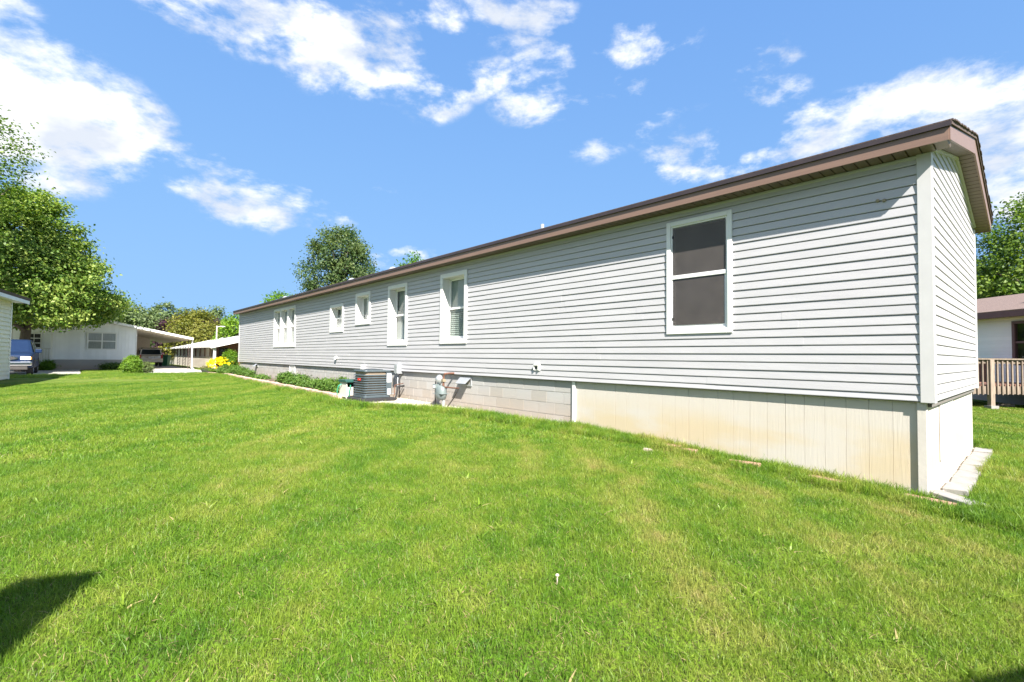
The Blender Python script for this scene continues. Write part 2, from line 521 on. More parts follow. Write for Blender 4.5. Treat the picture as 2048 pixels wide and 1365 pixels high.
def lawn_colour(nd, ln, straw=True):
    """patchy turf colour by world position: light and dark mowing stripes coloured in along the wall direction, dry yellow spots"""
    geo = N(nd, 'ShaderNodeNewGeometry')
    mp = N(nd, 'ShaderNodeMapping')
    mp.inputs['Rotation'].default_value = (0, 0, -R(YAW))
    mp.inputs['Scale'].default_value = (1.15, .22, .0)  # stretched noise puts the mowing stripes' light and dark into the colour
    ln.new(geo.outputs['Position'], mp.inputs['Vector'])
    n1 = N(nd, 'ShaderNodeTexNoise')
    n1.inputs['Scale'].default_value = 1.0
    n1.inputs['Detail'].default_value = 4
    ln.new(mp.outputs[0], n1.inputs['Vector'])
    mp2 = N(nd, 'ShaderNodeMapping')
    mp2.inputs['Scale'].default_value = (1, 1, 0)
    ln.new(geo.outputs['Position'], mp2.inputs['Vector'])
    n2 = N(nd, 'ShaderNodeTexNoise')
    n2.inputs['Scale'].default_value = 2.6
    n2.inputs['Detail'].default_value = 7
    n2.inputs['Roughness'].default_value = .75
    ln.new(mp2.outputs[0], n2.inputs['Vector'])
    n1s = N(nd, 'ShaderNodeMath', operation='MULTIPLY_ADD')
    n1s.inputs[1].default_value = .85
    n1s.inputs[2].default_value = .075
    ln.new(n1.outputs['Fac'], n1s.inputs[0])
    # thirsty turf close to the foundation
    sb = N(nd, 'ShaderNodeVectorMath', operation='SUBTRACT')
    sb.inputs[1].default_value = (CX, CY, 0)
    ln.new(geo.outputs['Position'], sb.inputs[0])
    rt = N(nd, 'ShaderNodeVectorRotate', rotation_type='Z_AXIS')
    rt.inputs['Angle'].default_value = -R(YAW)
    ln.new(sb.outputs[0], rt.inputs['Vector'])
    sx = N(nd, 'ShaderNodeSeparateXYZ')
    ln.new(rt.outputs[0], sx.inputs[0])
    d1 = N(nd, 'ShaderNodeMapRange', interpolation_type='SMOOTHSTEP')
    d1.inputs['From Min'].default_value = -4.2
    d1.inputs['From Max'].default_value = -.9
    ln.new(sx.outputs['X'], d1.inputs['Value'])
    d2 = N(nd, 'ShaderNodeMapRange', interpolation_type='SMOOTHSTEP')
    d2.inputs['From Min'].default_value = 13.0
    d2.inputs['From Max'].default_value = 7.0
    ln.new(sx.outputs['Y'], d2.inputs['Value'])
    n3 = N(nd, 'ShaderNodeTexNoise')
    n3.inputs['Scale'].default_value = 1.6
    n3.inputs['Detail'].default_value = 6
    n3.inputs['Roughness'].default_value = .7
    ln.new(mp2.outputs[0], n3.inputs['Vector'])
    d3 = N(nd, 'ShaderNodeMapRange')
    d3.inputs['From Min'].default_value = .44
    d3.inputs['From Max'].default_value = .68
    d3.inputs['To Max'].default_value = .20
    ln.new(n3.outputs['Fac'], d3.inputs['Value'])
    dm = N(nd, 'ShaderNodeMath', operation='MULTIPLY')
    ln.new(d1.outputs[0], dm.inputs[0])
    ln.new(d2.outputs[0], dm.inputs[1])
    dn = N(nd, 'ShaderNodeMath', operation='MULTIPLY')
    ln.new(dm.outputs[0], dn.inputs[0])
    ln.new(d3.outputs[0], dn.inputs[1])
    a0 = N(nd, 'ShaderNodeMath', operation='ADD')
    ln.new(n1s.outputs[0], a0.inputs[0])
    ln.new(n2.outputs['Fac'], a0.inputs[1])
    a = N(nd, 'ShaderNodeMath', operation='ADD')
    ln.new(a0.outputs[0], a.inputs[0])
    ln.new(dn.outputs[0], a.inputs[1])
    mr = N(nd, 'ShaderNodeMapRange')
    mr.inputs['From Min'].default_value = .74
    mr.inputs['From Max'].default_value = 1.36
    ln.new(a.outputs[0], mr.inputs['Value'])
    rp = N(nd, 'ShaderNodeValToRGB')
    cr = rp.color_ramp
    cr.elements[0].position = 0.0
    cr.elements[0].color = (.062, .150, .0125, 1)
    cr.elements[1].position = 1.0
    cr.elements[1].color = (.36, .30, .11, 1)
    for pos, c in ((.28, (.112, .218, .017)), (.52, (.178, .264, .028)), (.76, (.255, .288, .058))):
        e_ = cr.elements.new(pos)
        e_.color = (*c, 1)
    ln.new(mr.outputs[0], rp.inputs['Fac'])
    return rp.outputs[0]


def grass_material():
    m, nd, ln, p = base_mat('grass_blade')
    nd.remove(p)
    out = nd['Material Output']
    c = lawn_colour(nd, ln)
    at_ = N(nd, 'ShaderNodeAttribute')
    at_.attribute_name = 'tint'
    hs = N(nd, 'ShaderNodeHueSaturation')
    v = N(nd, 'ShaderNodeMapRange')
    v.inputs['To Min'].default_value = .58
    v.inputs['To Max'].default_value = 1.52
    ln.new(at_.outputs['Fac'], v.inputs['Value'])
    ln.new(v.outputs[0], hs.inputs['Value'])
    hu = N(nd, 'ShaderNodeMapRange')
    hu.inputs['To Min'].default_value = .515
    hu.inputs['To Max'].default_value = .488
    ln.new(at_.outputs['Fac'], hu.inputs['Value'])
    ln.new(hu.outputs[0], hs.inputs['Hue'])
    ln.new(c, hs.inputs['Color'])
    # a few dead, straw-coloured blades
    gt = N(nd, 'ShaderNodeMath', operation='GREATER_THAN')
    gt.inputs[1].default_value = .955
    ln.new(at_.outputs['Fac'], gt.inputs[0])
    mx0 = N(nd, 'ShaderNodeMix', data_type='RGBA')
    ln.new(gt.outputs[0], mx0.inputs['Factor'])
    ln.new(hs.outputs[0], mx0.inputs['A'])
    mx0.inputs['B'].default_value = (.42, .34, .16, 1)
    df = N(nd, 'ShaderNodeBsdfPrincipled')
    df.inputs['Roughness'].default_value = .45
    df.inputs['Specular IOR Level'].default_value = .35
    ln.new(mx0.outputs['Result'], df.inputs['Base Color'])
    tl = N(nd, 'ShaderNodeBsdfTranslucent')
    ln.new(mx0.outputs['Result'], tl.inputs['Color'])
    mx = N(nd, 'ShaderNodeMixShader')
    mx.inputs[0].default_value = .40
    ln.new(df.outputs[0], mx.inputs[1])
    ln.new(tl.outputs[0], mx.inputs[2])
    ln.new(mx.outputs[0], out.inputs['Surface'])


def ground_material():
    m, nd, ln, p = base_mat('turf_ground')
    c = lawn_colour(nd, ln)
    geo = N(nd, 'ShaderNodeNewGeometry')
    no = N(nd, 'ShaderNodeTexNoise')
    no.inputs['Scale'].default_value = 60
    no.inputs['Detail'].default_value = 5
    ln.new(geo.outputs['Position'], no.inputs['Vector'])
    mr = N(nd, 'ShaderNodeMapRange')
    mr.inputs['From Min'].default_value = .4
    mr.inputs['From Max'].default_value = .6
    ln.new(no.outputs['Fac'], mr.inputs['Value'])
    mx = N(nd, 'ShaderNodeMix', data_type='RGBA')
    ln.new(mr.outputs[0], mx.inputs['Factor'])
    ln.new(c, mx.inputs['A'])
    mx.inputs['B'].default_value = (.06, .062, .022, 1)  # shade in the gaps between blades, put into the ground colour
    ln.new(mx.outputs['Result'], p.inputs['Base Color'])
    p.inputs['Roughness'].default_value = 1.0
    p.inputs['Specular IOR Level'].default_value = .1


skirt_material(); block_material(); glass_material(); screen_material(); grass_material(); ground_material()
leaf_material('leaf_linden', (.042, .10, .014), (.115, .205, .032), (.30, .37, .085))
leaf_material('leaf_green', (.035, .085, .014), (.085, .155, .024), (.18, .25, .045))
leaf_material('leaf_bright', (.05, .12, .012), (.10, .21, .018), (.19, .30, .035))
leaf_material('leaf_oak', (.03, .07, .022), (.075, .125, .04), (.16, .20, .07))
leaf_material('leaf_far', (.075, .125, .05), (.13, .185, .075), (.20, .25, .10))  # paler greens paint distance haze into the leaves
leaf_material('leaf_olive', (.07, .09, .015), (.14, .155, .025), (.24, .23, .05))
leaf_material('leaf_purple', (.022, .012, .018), (.05, .022, .035), (.09, .04, .06))
leaf_material('leaf_juniper', (.03, .085, .016), (.07, .155, .024), (.14, .23, .045))
leaf_material('petal_yellow', (.80, .55, .004), (.86, .68, .006), (.90, .78, .02), trans=.25)
leaf_material('strap_leaf', (.09, .19, .02), (.15, .28, .03), (.26, .38, .06))


# ------------------------------------------------------------------ mesh helpers
class MB:
    def __init__(self):
        self.v, self.f = [], []

    def add(self, vs, fs):
        o = len(self.v)
        self.v += [tuple(p) for p in vs]
        self.f += [tuple(i + o for i in q) for q in fs]
        return self

    def box(self, x0, x1, y0, y1, z0, z1, M=None):
        vs = [(x0, y0, z0), (x1, y0, z0), (x1, y1, z0), (x0, y1, z0), (x0, y0, z1), (x1, y0, z1), (x1, y1, z1), (x0, y1, z1)]
        if M:
            vs = [M @ Vector(p) for p in vs]
        return self.add(vs, [(3, 2, 1, 0), (4, 5, 6, 7), (0, 1, 5, 4), (1, 2, 6, 5), (2, 3, 7, 6), (3, 0, 4, 7)])

    def prism(self, poly, h0, h1, axis='y', M=None):
        """poly: 2-D outline in the plane across `axis`, extruded from h0 to h1"""
        n = len(poly)

        def P(a, b, h):
            return {'y': (a, h, b), 'x': (h, a, b), 'z': (a, b, h)}[axis]
        vs = [P(a, b, h0) for a, b in poly] + [P(a, b, h1) for a, b in poly]
        if M:
            vs = [M @ Vector(p) for p in vs]
        fs = [tuple(range(n)), tuple(range(2 * n - 1, n - 1, -1))]
        fs += [(i, i + n, (i + 1) % n + n, (i + 1) % n) for i in range(n)]
        return self.add(vs, fs)

    def tube(self, pts, r, n=8, caps=True):
        pts = [Vector(p) for p in pts]
        rs = r if isinstance(r, (list, tuple)) else [r] * len(pts)
        vs, fs = [], []
        ref = Vector((.13, .31, .94))
        for i, p in enumerate(pts):
            t = (pts[min(i + 1, len(pts) - 1)] - pts[max(i - 1, 0)])
            t = t.normalized() if t.length > 1e-9 else Vector((0, 0, 1))
            a = t.cross(ref)
            if a.length < .05:
                a = t.cross(Vector((1, 0, 0)))
            a.normalize()
            b = t.cross(a)
            for k in range(n):
                an = 2 * math.pi * k / n
                vs.append(p + (a * math.cos(an) + b * math.sin(an)) * rs[i])
        for i in range(len(pts) - 1):
            for k in range(n):
                fs.append((i * n + k, i * n + (k + 1) % n, (i + 1) * n + (k + 1) % n, (i + 1) * n + k))
        if caps:
            fs.append(tuple(range(n - 1, -1, -1)))
            fs.append(tuple((len(pts) - 1) * n + k for k in range(n)))
        return self.add(vs, fs)

    def lathe(self, prof, c=(0, 0, 0), n=16, axis='z'):
        vs, fs = [], []
        for r, h in prof:
            for k in range(n):
                a = 2 * math.pi * k / n
                p = (r * math.cos(a), r * math.sin(a), h)
                if axis == 'x':
                    p = (p[2], p[0], p[1])
                if axis == 'y':
                    p = (p[0], p[2], p[1])
                vs.append((p[0] + c[0], p[1] + c[1], p[2] + c[2]))
        m = len(prof)
        for i in range(m - 1):
            for k in range(n):
                fs.append((i * n + k, i * n + (k + 1) % n, (i + 1) * n + (k + 1) % n, (i + 1) * n + k))
        fs.append(tuple(range(n - 1, -1, -1)))
        fs.append(tuple((m - 1) * n + k for k in range(n)))
        return self.add(vs, fs)

    def loft(self, rings):
        n = len(rings[0])
        vs = [p for r in rings for p in r]
        fs = []
        for i in range(len(rings) - 1):
            for k in range(n):
                fs.append((i * n + k, i * n + (k + 1) % n, (i + 1) * n + (k + 1) % n, (i + 1) * n + k))
        fs.append(tuple(range(n - 1, -1, -1)))
        fs.append(tuple((len(rings) - 1) * n + k for k in range(n)))
        return self.add(vs, fs)

    def mesh(self, name, mat, smooth=False):
        me = bpy.data.meshes.new(name)
        me.from_pydata(self.v, [], self.f)
        import bmesh
        bm = bmesh.new()
        bm.from_mesh(me)
        bmesh.ops.recalc_face_normals(bm, faces=bm.faces)
        bm.to_mesh(me)
        bm.free()
        me.materials.append(MATS[mat])
        if smooth:
            me.shade_smooth()
        return me

    def build(self, name, mat, parent=None, smooth=False, bevel=0.0, loc=None):
        o = bpy.data.objects.new(name, self.mesh(name, mat, smooth))
        col.objects.link(o)
        o.parent = parent
        if loc is not None:
            o.location = loc
        if bevel:
            b = o.modifiers.new('bevel', 'BEVEL')
            b.width = bevel
            b.segments = 2
            b.limit_method = 'ANGLE'
            b.angle_limit = R(40)
            b.harden_normals = False
        return o


def inst(name, me, parent=None, loc=(0, 0, 0), rot=(0, 0, 0), scale=None):
    o = bpy.data.objects.new(name, me)
    col.objects.link(o)
    o.parent = parent
    o.location = loc
    o.rotation_euler = rot
    if scale:
        o.scale = scale
    return o


def tag(o, label, cat, group=None, kind=None):
    o['label'] = label
    o['category'] = cat
    if group:
        o['group'] = group
    if kind:
        o['kind'] = kind
    return o


def structure(o):
    o['kind'] = 'structure'
    return o


def thing(name, label, cat, loc=(0, 0, 0), rz=0.0, group=None):
    o = bpy.data.objects.new(name, None)
    col.objects.link(o)
    o.empty_display_size = .2
    o.location = loc
    o.rotation_euler = (0, 0, rz)
    return tag(o, label, cat, group)


RY = R(YAW)

# ------------------------------------------------------------------ ground
HT = [(-3000, 0.0), (-2.0, 0.0), (0.0, .035), (1.5, .10), (3.2, .19), (4.7, .238), (10, .285), (16, .325), (27.2, .36), (29.0, .335), (31.0, .26), (34, .19), (40, .17), (3000, .17)]


def h_t(t):
    for (a, za), (b, zb) in zip(HT, HT[1:]):
        if t <= b:
            return za + (zb - za) * (t - a) / (b - a)
    return HT[-1][1]


def st_of(x, y):
    dx, dy = x - CX, y - CY
    return dx * _e[0] + dy * _e[1], dx * _d[0] + dy * _d[1]


def ground_z(x, y):
    return h_t(st_of(x, y)[1])


def strip(name, mat, s0, s1, t0, t1, dz, kind='structure'):
    """sheet over the ground between two s and two t limits"""
    ts = sorted({t0, t1} | {t for t, _ in HT if t0 < t < t1})
    mb = MB()
    vs, fs = [], []
    for t in ts:
        vs += [W(s0, t, h_t(t) + dz), W(s1, t, h_t(t) + dz)]
    for i in range(len(ts) - 1):
        fs.append((2 * i, 2 * i + 1, 2 * i + 3, 2 * i + 2))
    o = mb.add(vs, fs).build(name, mat)
    o['kind'] = kind
    return o


strip('ground', 'turf_ground', -3000, 3000, -3000, 3000, 0.0)
strip('road', 'asphalt', -60, 0.9, 30.2, 33.6, .006)
strip('driveway', 'concrete', -3.35, .45, 33.65, 62, .010)
strip('parking_pad', 'concrete', -12.0, -6.2, 30.3, 48, .014)
strip('flower_bed_soil', 'mulch_red', -7.6, -3.5, 43.2, 44.9, .012)


def poly_sheet(name, mat, pts, dz, kind='structure'):
    """flat-ish sheet laid on the ground through outline points given as (s,t) rows: [(s0,s1,t),...]"""
    vs, fs = [], []
    ts = sorted({t for _, _, t in pts} | {t for t, _ in HT if pts[0][2] < t < pts[-1][2]})

    def edge(t, k):
        for a, b in zip(pts, pts[1:]):
            if a[2] <= t <= b[2]:
                u = (t - a[2]) / (b[2] - a[2])
                return a[k] + (b[k] - a[k]) * u
    for t in ts:
        vs += [W(edge(t, 0), t, h_t(t) + dz), W(edge(t, 1), t, h_t(t) + dz)]
    for i in range(len(ts) - 1):
        fs.append((2 * i, 2 * i + 1, 2 * i + 3, 2 * i + 2))
    o = MB().add(vs, fs).build(name, mat)
    o['kind'] = kind
    return o


GRAVEL_ROWS = [(-.24, .02, 4.75), (-.32, .02, 6.8), (-.60, .02, 7.9), (-1.10, .02, 8.7), (-1.55, .02, 9.6), (-1.68, .02, 11.0), (-1.30, .02, 11.6)]
BED_ROWS = [(-1.25, .02, 11.6), (-1.22, .02, 16), (-1.05, .02, 22), (-.85, .02, 26), (-1.2, .02, 28.6), (-1.1, 1.0, 29.0)]
poly_sheet('gravel_ground', 'gravel_bed', GRAVEL_ROWS, .008)
strip('gravel_strip_ground', 'gravel_bed', .1, 4.2, -.02, .075, .016)
poly_sheet('planting_bed_soil', 'soil', BED_ROWS, .010)


def row_edge(rows, t, k=0):
    for a, b in zip(rows, rows[1:]):
        if a[2] <= t <= b[2]:
            return a[k] + (b[k] - a[k]) * (t - a[2]) / (b[2] - a[2])
    return None


# ------------------------------------------------------------------ the long house
L, WD = 27.9, 4.26            # length and width
ZB, ZE = 0.999, 3.495         # siding bottom, eave soffit height
CE = .1016                    # siding course
OV, GO = .26, .18             # eave and gable overhang
SL = .235                     # roof slope
house = thing('mobile_home', 'long single-storey house with pale grey horizontal siding and brown eaves', 'house', W(0, 0, 0), RY)

WIN = [  # t0, t1, z0, z1, kind
    (1.95, 2.89, 1.745, 3.355, 'screen'), (7.70, 8.74, 1.685, 3.31, 'blind'), (10.28, 11.32, 1.665, 3.30, 'single'),
    (12.41, 13.41, 2.315, 3.285, 'slider'), (14.33, 15.43, 2.15, 3.075, 'single'), (18.94, 21.75, 1.70, 3.34, 'triple')]


def board(parent, a_bot, b_bot, a_top, b_top, z0, z1, lift=0.0, side='long', mat='siding'):
    """one clapboard: runs along t on the long wall (or along s on the end wall), lip at its foot"""
    ng_ = .010 if z1 - z0 > .05 else .002
    prof = [(.016, z0), (-.0125 - lift, z0 + .0005), (-.0140 - lift, z0 + .007), (-.0050 - lift, z1 - ng_), (.012, z1 - ng_), (.012, z1 + .003), (.016, z1 + .003)]
    zspan = max(z1 - z0, 1e-6)
    vs = []
    for end in (0, 1):
        for (o, z) in prof:
            u = min(1, max(0, (z - z0) / zspan))
            a = (a_bot + (a_top - a_bot) * u) if end == 0 else (b_bot + (b_top - b_bot) * u)
            vs.append((o, a, z) if side == 'long' else (a, o, z))
    n = len(prof)
    fs = [tuple(range(n)), tuple(range(2 * n - 1, n - 1, -1))] + [(i, (i + 1) % n, (i + 1) % n + n, i + n) for i in range(n)]
    return MB().add(vs, fs).build('siding_board', mat, parent)


courses = [(ZB, ZB + .069)]
z = ZB + .069
while z < ZE - .01:
    courses.append((z, min(z + CE, ZE)))
    z += CE
for k, (z0, z1) in enumerate(courses):
    off = [2.3, 4.9, 3.4, 1.2, 4.2, .6][(k // 2 * 5 + k // 7) % 6]
    cuts = [.085] + [c for c in [off + 4.85 * i + rnd.uniform(-.15, .15) for i in range(-1, 7)] if .9 < c < L - .9] + [L - .085]
    for i, (ta, tb) in enumerate(zip(cuts, cuts[1:])):
        lift = .0016 if (i + k) % 2 else 0.0
        te = tb + (.02 if i < len(cuts) - 2 else 0)
        # openings
        segs, x = [], ta
        for (w0, w1, wz0, wz1, _) in sorted(WIN):
            a, b = w0 + .03, w1 - .03
            c, d_ = wz0 + .03, wz1 - .03
            if d_ <= z0 or c >= z1 or b <= x or a >= te:
                continue
            if a > x:
                segs.append((x, a, z0, z1))
            if z0 < c - .004:
                segs.append((max(x, a), min(b, te), z0, c))
            if z1 > d_ + .004:
                segs.append((max(x, a), min(b, te), d_, z1))
            x = max(x, min(b, te))
        if x < te - .01:
            segs.append((x, te, z0, z1))
        for (a, b, c, d_) in segs:
            if b - a > .02:
                board(house, a, b, a, b, c, d_, lift)


def rake_z(s):     # underside of the gable soffit
    return ZE + SL * (min(s, WD - s) + OV)


zs = list(courses)
z = courses[-1][0] + CE
zs[-1] = (courses[-1][0], courses[-1][0] + CE)
while z < rake_z(WD / 2) - .01:
    zs.append((z, z + CE))
    z += CE
for k, (z0, z1) in enumerate(zs):
    def lim(zz):
        return max(.085, (zz - ZE) / SL - OV)
    a0, a1 = lim(z0), lim(z1)
    z1c = z1
    if WD - a1 - a1 < .02:
        z1c = rake_z(WD / 2) - .004
        a1 = WD / 2 - .01
        if WD - 2 * a0 < .1:
            continue
    if z0 < 3.3 and k % 5 in (1, 2):
        mid = [1.45, 2.7][k // 5 % 2]
        board(house, a0, mid, a1, mid, z0, z1c, 0, 'end')
        board(house, mid - .02, WD - a0, mid - .02, WD - a1, z0, z1c, .0016, 'end')
    else:
        board(house, a0, WD - a0, a1, WD - a1, z0, z1c, 0, 'end')

# corner posts, starter strip, frieze trim
for (cs, ct, sx, sy) in ((0, 0, 1, 1), (WD, 0, -1, 1), (0, L, 1, -1)):
    po = .024
    poly = [(-po, -po), (.092, -po), (.092, -.004), (.075, 0), (.0, .0), (0, .075), (-.004, .092), (-po, .092)]
    mb = MB().prism([(cs + sx * a, ct + sy * b) for a, b in poly], ZB - .012, ZE + (.0 if cs == 0 else 0), 'z')
    mb.build('corner_post', 'trim_grey', house, bevel=.004)
MB().box(-.012, .02, .05, L - .05, ZE - .038, ZE - .002).box(-.022, -.010, .05, L - .05, ZE - .030, ZE - .012).build('frieze_trim', 'trim_grey', house)
MB().box(.0, .05, .05, L - .05, ZB - .006, ZB + .012).build('starter_strip', 'drip_edge', house)
MB().box(.05, WD - .05, 0, .05, ZB - .006, ZB + .012).build('starter_strip', 'drip_edge', house)

# soffit panels: three-groove panels under the eave, shared mesh
sp_w = .3215
prof = []
for i in range(3):
    a = i * sp_w / 3
    prof += [(a, .016), (a + .007, 0.0), (a + sp_w / 3 - .007, 0.0), (a + sp_w / 3, .016)]
prof += [(sp_w, .022), (0, .022)]
pm_ = MB().prism([(a, b) for a, b in prof], -OV + .004, -.012, 'x')
sof = pm_.mesh('soffit_panel', 'soffit_brown')
n_sp = int((L + 2 * GO) / sp_w)
for i in range(n_sp):
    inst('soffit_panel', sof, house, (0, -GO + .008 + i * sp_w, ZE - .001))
ang = math.atan(SL)
gp = MB().prism([(a, b) for a, b in prof], -GO + .004, -.008, 'y').mesh('soffit_panel', 'soffit_brown')
for sgn in (1, -1):
    base = (-OV, 0, ZE) if sgn == 1 else (WD + OV, 0, ZE)
    ln_r = (WD / 2 + OV) / math.cos(ang)
    n_ = int(ln_r / sp_w) + 1
    for i in range(n_):
        x = i * ln_r / n_
        o = inst('soffit_panel', gp, house, (base[0] + sgn * (x) * math.cos(ang) if sgn == 1 else base[0] - (x + ln_r / n_) * math.cos(ang), 0,
                                             base[2] + (x if sgn == 1 else x + ln_r / n_) * math.sin(ang) + .004), (0, -ang * sgn, 0), (ln_r / n_ / sp_w, 1, 1))
# gable frieze trims
for sgn in (1, -1):
    M = Matrix.Translation((0 if sgn == 1 else WD, 0, ZE + SL * OV)) @ Matrix.Rotation(-ang * sgn, 4, 'Y')
    x0, x1 = (0, WD / 2 / math.cos(ang)) if sgn == 1 else (-WD / 2 / math.cos(ang), 0)
    MB().box(x0, x1, -.026, -.004, -.034, .0, M).box(x0, x1, -.034, -.026, -.016, .0, M).build('gable_trim', 'trim_grey', house)
# fascia boards
FH = .122
for s0 in (-OV, WD + OV):
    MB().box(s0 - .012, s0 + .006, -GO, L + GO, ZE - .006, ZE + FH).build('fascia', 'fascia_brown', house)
for t0 in (-GO, L + GO):
    for sgn in (1, -1):
        xs = (-OV, WD / 2) if sgn == 1 else (WD + OV, WD / 2)
        poly = [(xs[0], ZE - .006), (xs[1], ZE - .006 + SL * (WD / 2 + OV)), (xs[1], ZE + .19 + SL * (WD / 2 + OV)), (xs[0], ZE + FH)]
        MB().prism(poly, t0 - .012, t0 + .006, 'y').build('rake_fascia', 'fascia_brown', house)
# roof deck with drip edge and shingle courses
zt = ZE + FH
for sgn in (1, -1):
    x0 = -OV - .03 if sgn == 1 else WD + OV + .03
    xm = WD / 2
    rise = SL * abs(xm - x0)
    poly = [(x0, zt + .004), (xm, zt + rise + .055), (xm, zt + rise + .095), (x0, zt + .044)]
    roof = MB().prism(poly, -GO - .028, L + GO + .03, 'y').build('roof', 'shingle_brown', house)
    de = [(x0 - .006, zt - .006), (x0 + .02, zt - .006), (x0 + .02, zt + .040), (x0 - .006, zt + .040)] if sgn == 1 else [(x0 + .006, zt - .006), (x0 - .02, zt - .006), (x0 - .02, zt + .040), (x0 + .006, zt + .040)]
    MB().prism(de, -GO - .02, L + GO + .02, 'y').build('drip_edge', 'drip_edge', roof)
    # ragged shingle butts along the rake
    mb = MB()
    n = 26
    for i in range(n):
        u0, u1 = i / n, (i + 1) / n
        xa, xb = x0 + (xm - x0) * u0, x0 + (xm - x0) * u1
        za, zb_ = zt + .044 + (rise + .051) * u0, zt + .044 + (rise + .051) * u1
        jj = rnd.uniform(0, .012)
        mb.add([(xa, -GO - .036 - jj, za - .004), (xb, -GO - .036 - jj, zb_ - .004), (xb, L + GO, zb_ - .004), (xa, L + GO, za - .004),
                (xa, -GO - .036 - jj, za + .012), (xb, -GO - .036 - jj, zb_ + .007), (xb, L + GO, zb_ + .007), (xa, L + GO, za + .012)],
               [(3, 2, 1, 0), (4, 5, 6, 7), (0, 1, 5, 4), (1, 2, 6, 5), (2, 3, 7, 6), (3, 0, 4, 7)])
    mb.build('shingle_edge', 'shingle_brown', roof)
# plumbing vent pipe and roof vents that rise above the eave line
for (s, t, r, hgt, m) in ((1.4, 6.81, .042, .06, 'galv'),):
    zr = zt + SL * (s + OV)
    MB().lathe([(r, zr - .05), (r, zr + hgt + .33)], (s, t, 0), 14).build('vent_pipe', m, house, smooth=False)
for (s, t) in ((1.4, 13.75), (1.4, 17.0), (1.4, 25.0)):
    zr = zt + SL * (s + OV)
    MB().lathe([(.08, zr - .05), (.08, zr + .20), (.15, zr + .22), (.15, zr + .27), (.09, zr + .33), (.03, zr + .35)], (s, t, 0), 18).build('roof_vent', 'galv', house, smooth=False)
# unseen walls, floor and ceiling close the shell
MB().box(WD - .08, WD, .1, L, ZB, ZE + .05).build('back_wall', 'trim_grey', house)
MB().box(.05, WD - .08, L - .06, L - .01, ZB, ZE + .05).build('far_end_wall', 'trim_grey', house)
MB().box(.10, WD - .09, .02, L - .07, ZB - .06, ZB + .0).build('floor_deck', 'interior', house)
MB().box(.05, WD - .09, .02, L - .07, ZE + .02, ZE + .05).build('ceiling_panel', 'interior', house)
MB().box(.30, .34, .1, L - .1, ZB, 1.55).build('inner_wall', 'interior', house)


# ---- windows
def frame_pieces(mb, y0, y1, z0, z1, w, xa, xb, wb=None):
    wb = wb or w
    mb.box(xa, xb, y0, y0 + w, z0, z1)
    mb.box(xa, xb, y1 - w, y1, z0, z1)
    mb.box(xa, xb, y0 + w, y1 - w, z0, z0 + wb)
    mb.box(xa, xb, y0 + w, y1 - w, z1 - w, z1)
    return mb


def sash(parent, y0, y1, z0, z1, x, w=.042):
    s_ = frame_pieces(MB(), y0, y1, z0, z1, w, x, x + .034).build('sash', 'vinyl_white', parent, bevel=.003)
    return s_


def pane(parent, y0, y1, z0, z1, x):
    return MB().box(x, x + .005, y0, y1, z0, z1).build('pane', 'glass', parent)


def curtain(parent, y0, y1, z0, z1, x, mat='curtain'):
    n = max(6, int((y1 - y0) / .02))
    vs, fs = [], []
    for i in range(n + 1):
        y = y0 + (y1 - y0) * i / n
        o = .014 * math.sin(i * 1.15) + .008 * math.sin(i * .47 + 1)
        vs += [(x + o, y, z0), (x + o * .6, y, z1)]
    for i in range(n):
        fs.append((2 * i, 2 * i + 2, 2 * i + 3, 2 * i + 1))
    return MB().add(vs, fs).build('curtain', mat, parent, smooth=True)


